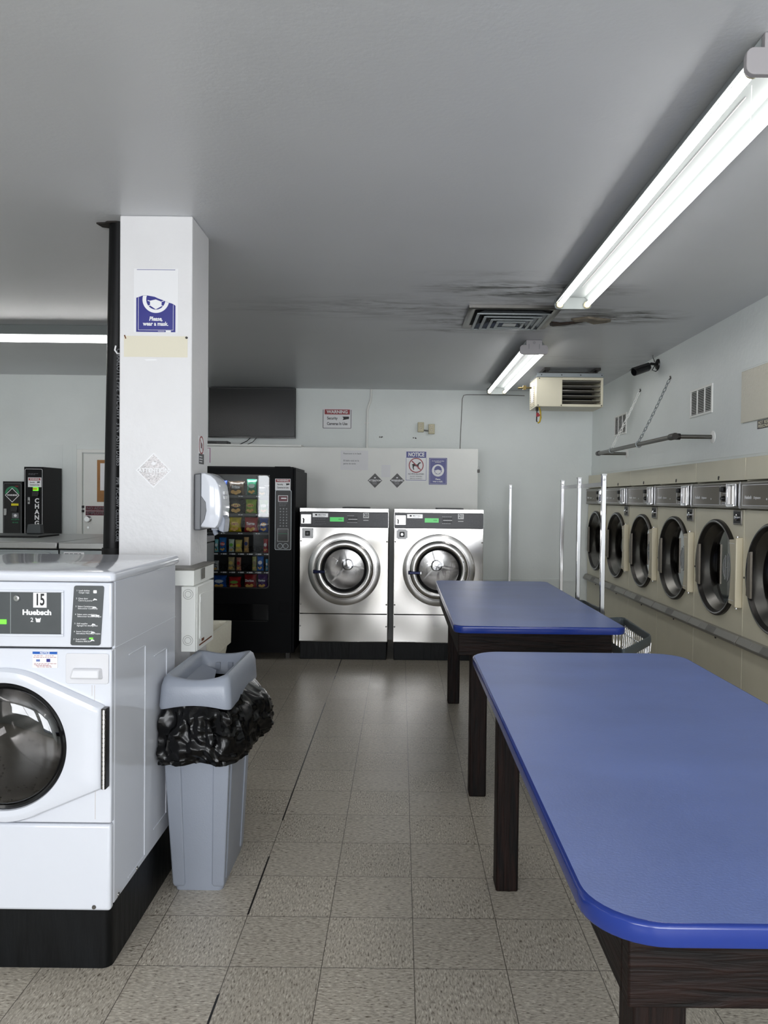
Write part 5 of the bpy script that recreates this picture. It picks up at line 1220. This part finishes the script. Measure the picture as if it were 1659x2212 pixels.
# left single fixture running sideways
t = thing('fluorescent_light', 'fluorescent ceiling light running sideways at the left, behind the black pipe', 'ceiling light', (-3.2, 5.78, 2.70))
g = G(); g.prism([(-.07, .099), (-.095, .046), (-.103, .022), (-.099, .022), (-.090, .036), (.090, .036), (.099, .022), (.103, .022), (.095, .046), (.07, .099)], -1.22, 1.22, 'x'); g.build('channel', 'fixture', t, bevel=.002)
for s in (-1, 1): G().box(min(s*1.22, s*1.20), max(s*1.22, s*1.20), -.10, .10, -.012, .06).build('end_plate', 'fixture', t, bevel=.003)
for y in (-.055, .055):
    g = G(); g.tube([(-1.19, y, .008), (1.19, y, .008)], .0135, 14); g.build('tube', 'tube', t, smooth=60)
# ------------------------------------------------------------------ ceiling air diffuser
t = thing('ceiling_vent', 'square metal ceiling diffuser with nested rings, soot stained', 'vent', (.728, 5.28, 2.745))
def sq(h, z): return [(-h, -h, z), (h, -h, z), (h, h, z), (-h, h, z)]
hw = .30
g = G(); g.loft([sq(hw, .0545), sq(hw, .035), sq(hw-.012, .030), sq(hw-.045, .034), sq(hw-.05, .05)], caps=False); g.build('outer_frame', 'steel_dark', t)
G().box(-hw+.03, hw-.03, -hw+.03, hw-.03, .047, .052).build('dark_throat', 'interior', t)
for k, (a, b, z) in enumerate(((.235, .20, .012), (.185, .15, .004), (.135, .105, -.004), (.09, .065, -.008))):
    g = G(); g.loft([sq(a, z+.0), sq(a+.004, z+.002), sq(b-.02, z+.040), sq(b-.024, z+.038)], caps=False); g.loft([sq(a+.006, z+.003), sq(a+.006, z-.002), sq(a-.012, z-.003), sq(a-.012, z+.002)], caps=False); g.build('diffuser_ring', 'zinc', t)
G().box(-.045, .045, -.045, .045, -.008, -.002).build('centre_plate', 'alu', t, bevel=.002)
g = G(); g.tube([(-.03, -.03, .0), (-.03, -.03, .05)], .004, 6).tube([(.03, .03, .0), (.03, .03, .05)], .004, 6).box(-.235, .235, -.004, .004, .036, .049).box(-.004, .004, -.235, .235, .036, .049); g.build('support_bar', 'gunmetal', t)
# peeled plaster flaps beside the diffuser
rr = random.Random(11)
def flap(label, pts, dz, m):
    n = len(pts); c = (sum(p[0] for p in pts)/n, sum(p[1] for p in pts)/n); g = G()
    v = [(p[0], p[1], 2.799) for p in pts]+[(c[0]+(p[0]-c[0])*.8, c[1]+(p[1]-c[1])*.8, 2.799-dz*rr.uniform(.4, 1)) for p in pts]+[(c[0], c[1], 2.799-dz*.6)]
    f = [(i, (i+1) % n, n+(i+1) % n, n+i) for i in range(n)]+[(n+i, n+(i+1) % n, 2*n) for i in range(n)]
    g.add(v, f); tag(g.build('peeling_paint', m, smooth=20), label, 'damage')
flap('curled flap of peeling ceiling paint right of the diffuser', [(1.16, 5.33), (1.26, 5.26), (1.36, 5.30), (1.44, 5.33), (1.46, 5.42), (1.36, 5.48), (1.27, 5.40), (1.18, 5.40)], .014, 'plaster')
flap('brown torn plaster edge touching the right side of the diffuser', [(1.03, 5.42), (1.12, 5.46), (1.24, 5.40), (1.27, 5.43), (1.18, 5.53), (1.06, 5.56)], .010, 'brown')
# ------------------------------------------------------------------ wire laundry carts with hanging poles
def cart(label, q, zr, pole, ztop, arm=None, zb=.38):
    cx = sum(p[0] for p in q)/4; cy = sum(p[1] for p in q)/4
    t = thing('laundry_cart', label, 'laundry cart', (cx, cy, 0), 0, 'wire laundry carts behind the far table')
    Q = [Vector((p[0]-cx, p[1]-cy, zr)) for p in q]; Bt = [Vector((p.x*.82, p.y*.86, zb)) for p in Q]
    def along(P, s=14):
        o = []
        for i in range(4):
            for k in range(s): o.append(P[i].lerp(P[(i+1) % 4], k/s))
        return o
    # round the corners of the rim
    r = []
    for i in range(4):
        a, b, c = Q[i-1], Q[i], Q[(i+1) % 4]; u = b+(a-b).normalized()*.05; v = b+(c-b).normalized()*.05
        for k in range(6):
            s = k/5; r.append((u*(1-s)**2+b*2*s*(1-s)+v*s*s))
    rings = []
    for dz, k in ((.022, 1.0), (.026, .985), (.018, .955), (-.018, .955), (-.03, .985), (-.028, 1.0), (.0, 1.02)):
        rings.append([(p.x*k, p.y*k, p.z+dz) for p in r])
    rings.append(rings[0]); g = G(); g.loft(rings, caps=False); g.build('plastic_rim', mat('cart_rim', (84, 92, 96), .45) if 'cart_rim' not in bpy.data.materials else bpy.data.materials['cart_rim'], t, smooth=60)
    g = G(); T_, B_ = along(Q), along(Bt)
    for a, b in zip(T_, B_): g.tube([a*.975+Vector((0, 0, a.z*.0)), b], .0026, 5)
    for lv in (.2, .45, .7, 1.0):
        R_ = [a.lerp(b, lv) for a, b in zip(T_, B_)]; g.tube(R_, .003, 5, closed=True)
    for k in range(1, 10):
        a = Bt[0].lerp(Bt[3], k/10); b = Bt[1].lerp(Bt[2], k/10); g.tube([a, b], .0026, 5)
    g.build('wire_basket', 'chrome', t, smooth=60)
    g = G()
    for i in range(4):
        p = Bt[i]*.95; p.z = zb; g.tube([p, (p.x, p.y, .12)], .011, 8)
    for i in range(4):
        a, b = Bt[i]*.95, Bt[(i+1) % 4]*.95; g.tube([(a.x, a.y, .13), (b.x, b.y, .13)], .011, 8)
    g.build('chassis', 'chrome', t, smooth=60)
    for i in range(4):
        p = Bt[i]*.95; g = G(); g.lathe((p.x-.012, p.y, .05), [(.02, 0), (.048, .002), (.050, .012), (.048, .022), (.02, .024)], 'x', 20); w = g.build('wheel', 'rubber', t)
        g = G(); g.box(p.x-.018, p.x-.014, p.y-.012, p.y+.012, .05, .12).box(p.x+.014, p.x+.018, p.y-.012, p.y+.012, .05, .12).box(p.x-.018, p.x+.018, p.y-.014, p.y+.014, .11, .125); g.build('castor_fork', 'zinc', w)
    P = Vector((pole[0]-cx, pole[1]-cy, 0))
    g = G().box(P.x-.0145, P.x+.0145, P.y-.0145, P.y+.0145, .13, ztop); pl = g.build('pole', 'chrome', t, bevel=.003)
    g = G().box(P.x-.016, P.x+.016, P.y-.016, P.y+.016, ztop-.004, ztop+.008).lathe((P.x, P.y-.016, ztop-.03), [(.0005, -.008), (.007, -.008), (.008, 0)], 'y', 10); g.build('pole_cap', 'alu', pl)
    if arm:
        a = Vector((arm[0]-cx, arm[1]-cy, 0)); d = (a-P).normalized(); n = d.cross(Vector((0, 0, 1)))*.004
        z1 = ztop-.045; z0 = z1-.028
        g = G(); g.loft([[p+n+Vector((0, 0, z0)), p-n+Vector((0, 0, z0)), p-n+Vector((0, 0, z1)), p+n+Vector((0, 0, z1))] for p in (P, a)]); g.build('cross_bar', 'alu', pl)
    return t
cart('nearest wire laundry cart with grey rim, beside the near right corner of far table', [(1.165, 3.98), (1.462, 4.43), (1.50, 5.12), (1.170, 5.02)], .745, (1.330, 5.04), 1.712, (1.382, 5.93))
cart('wire laundry cart just behind the nearest one, its dark rim half hidden by the table', [(1.165, 5.22), (1.46, 5.42), (1.43, 5.98), (1.165, 5.98)], .745, (1.382, 5.955), 1.715, (1.428, 6.77))
cart('laundry cart behind the far table whose thin chrome pole ends the long cross bar', [(1.165, 6.25), (1.44, 6.25), (1.44, 6.85), (1.165, 6.85)], .70, (1.430, 6.80), 1.712)
cart('laundry cart by the back wall with a single chrome pole standing alone against the wall', [(.93, 7.9), (1.33, 7.9), (1.33, 8.55), (.93, 8.55)], .52, (1.212, 8.50), 1.70, None, .28)
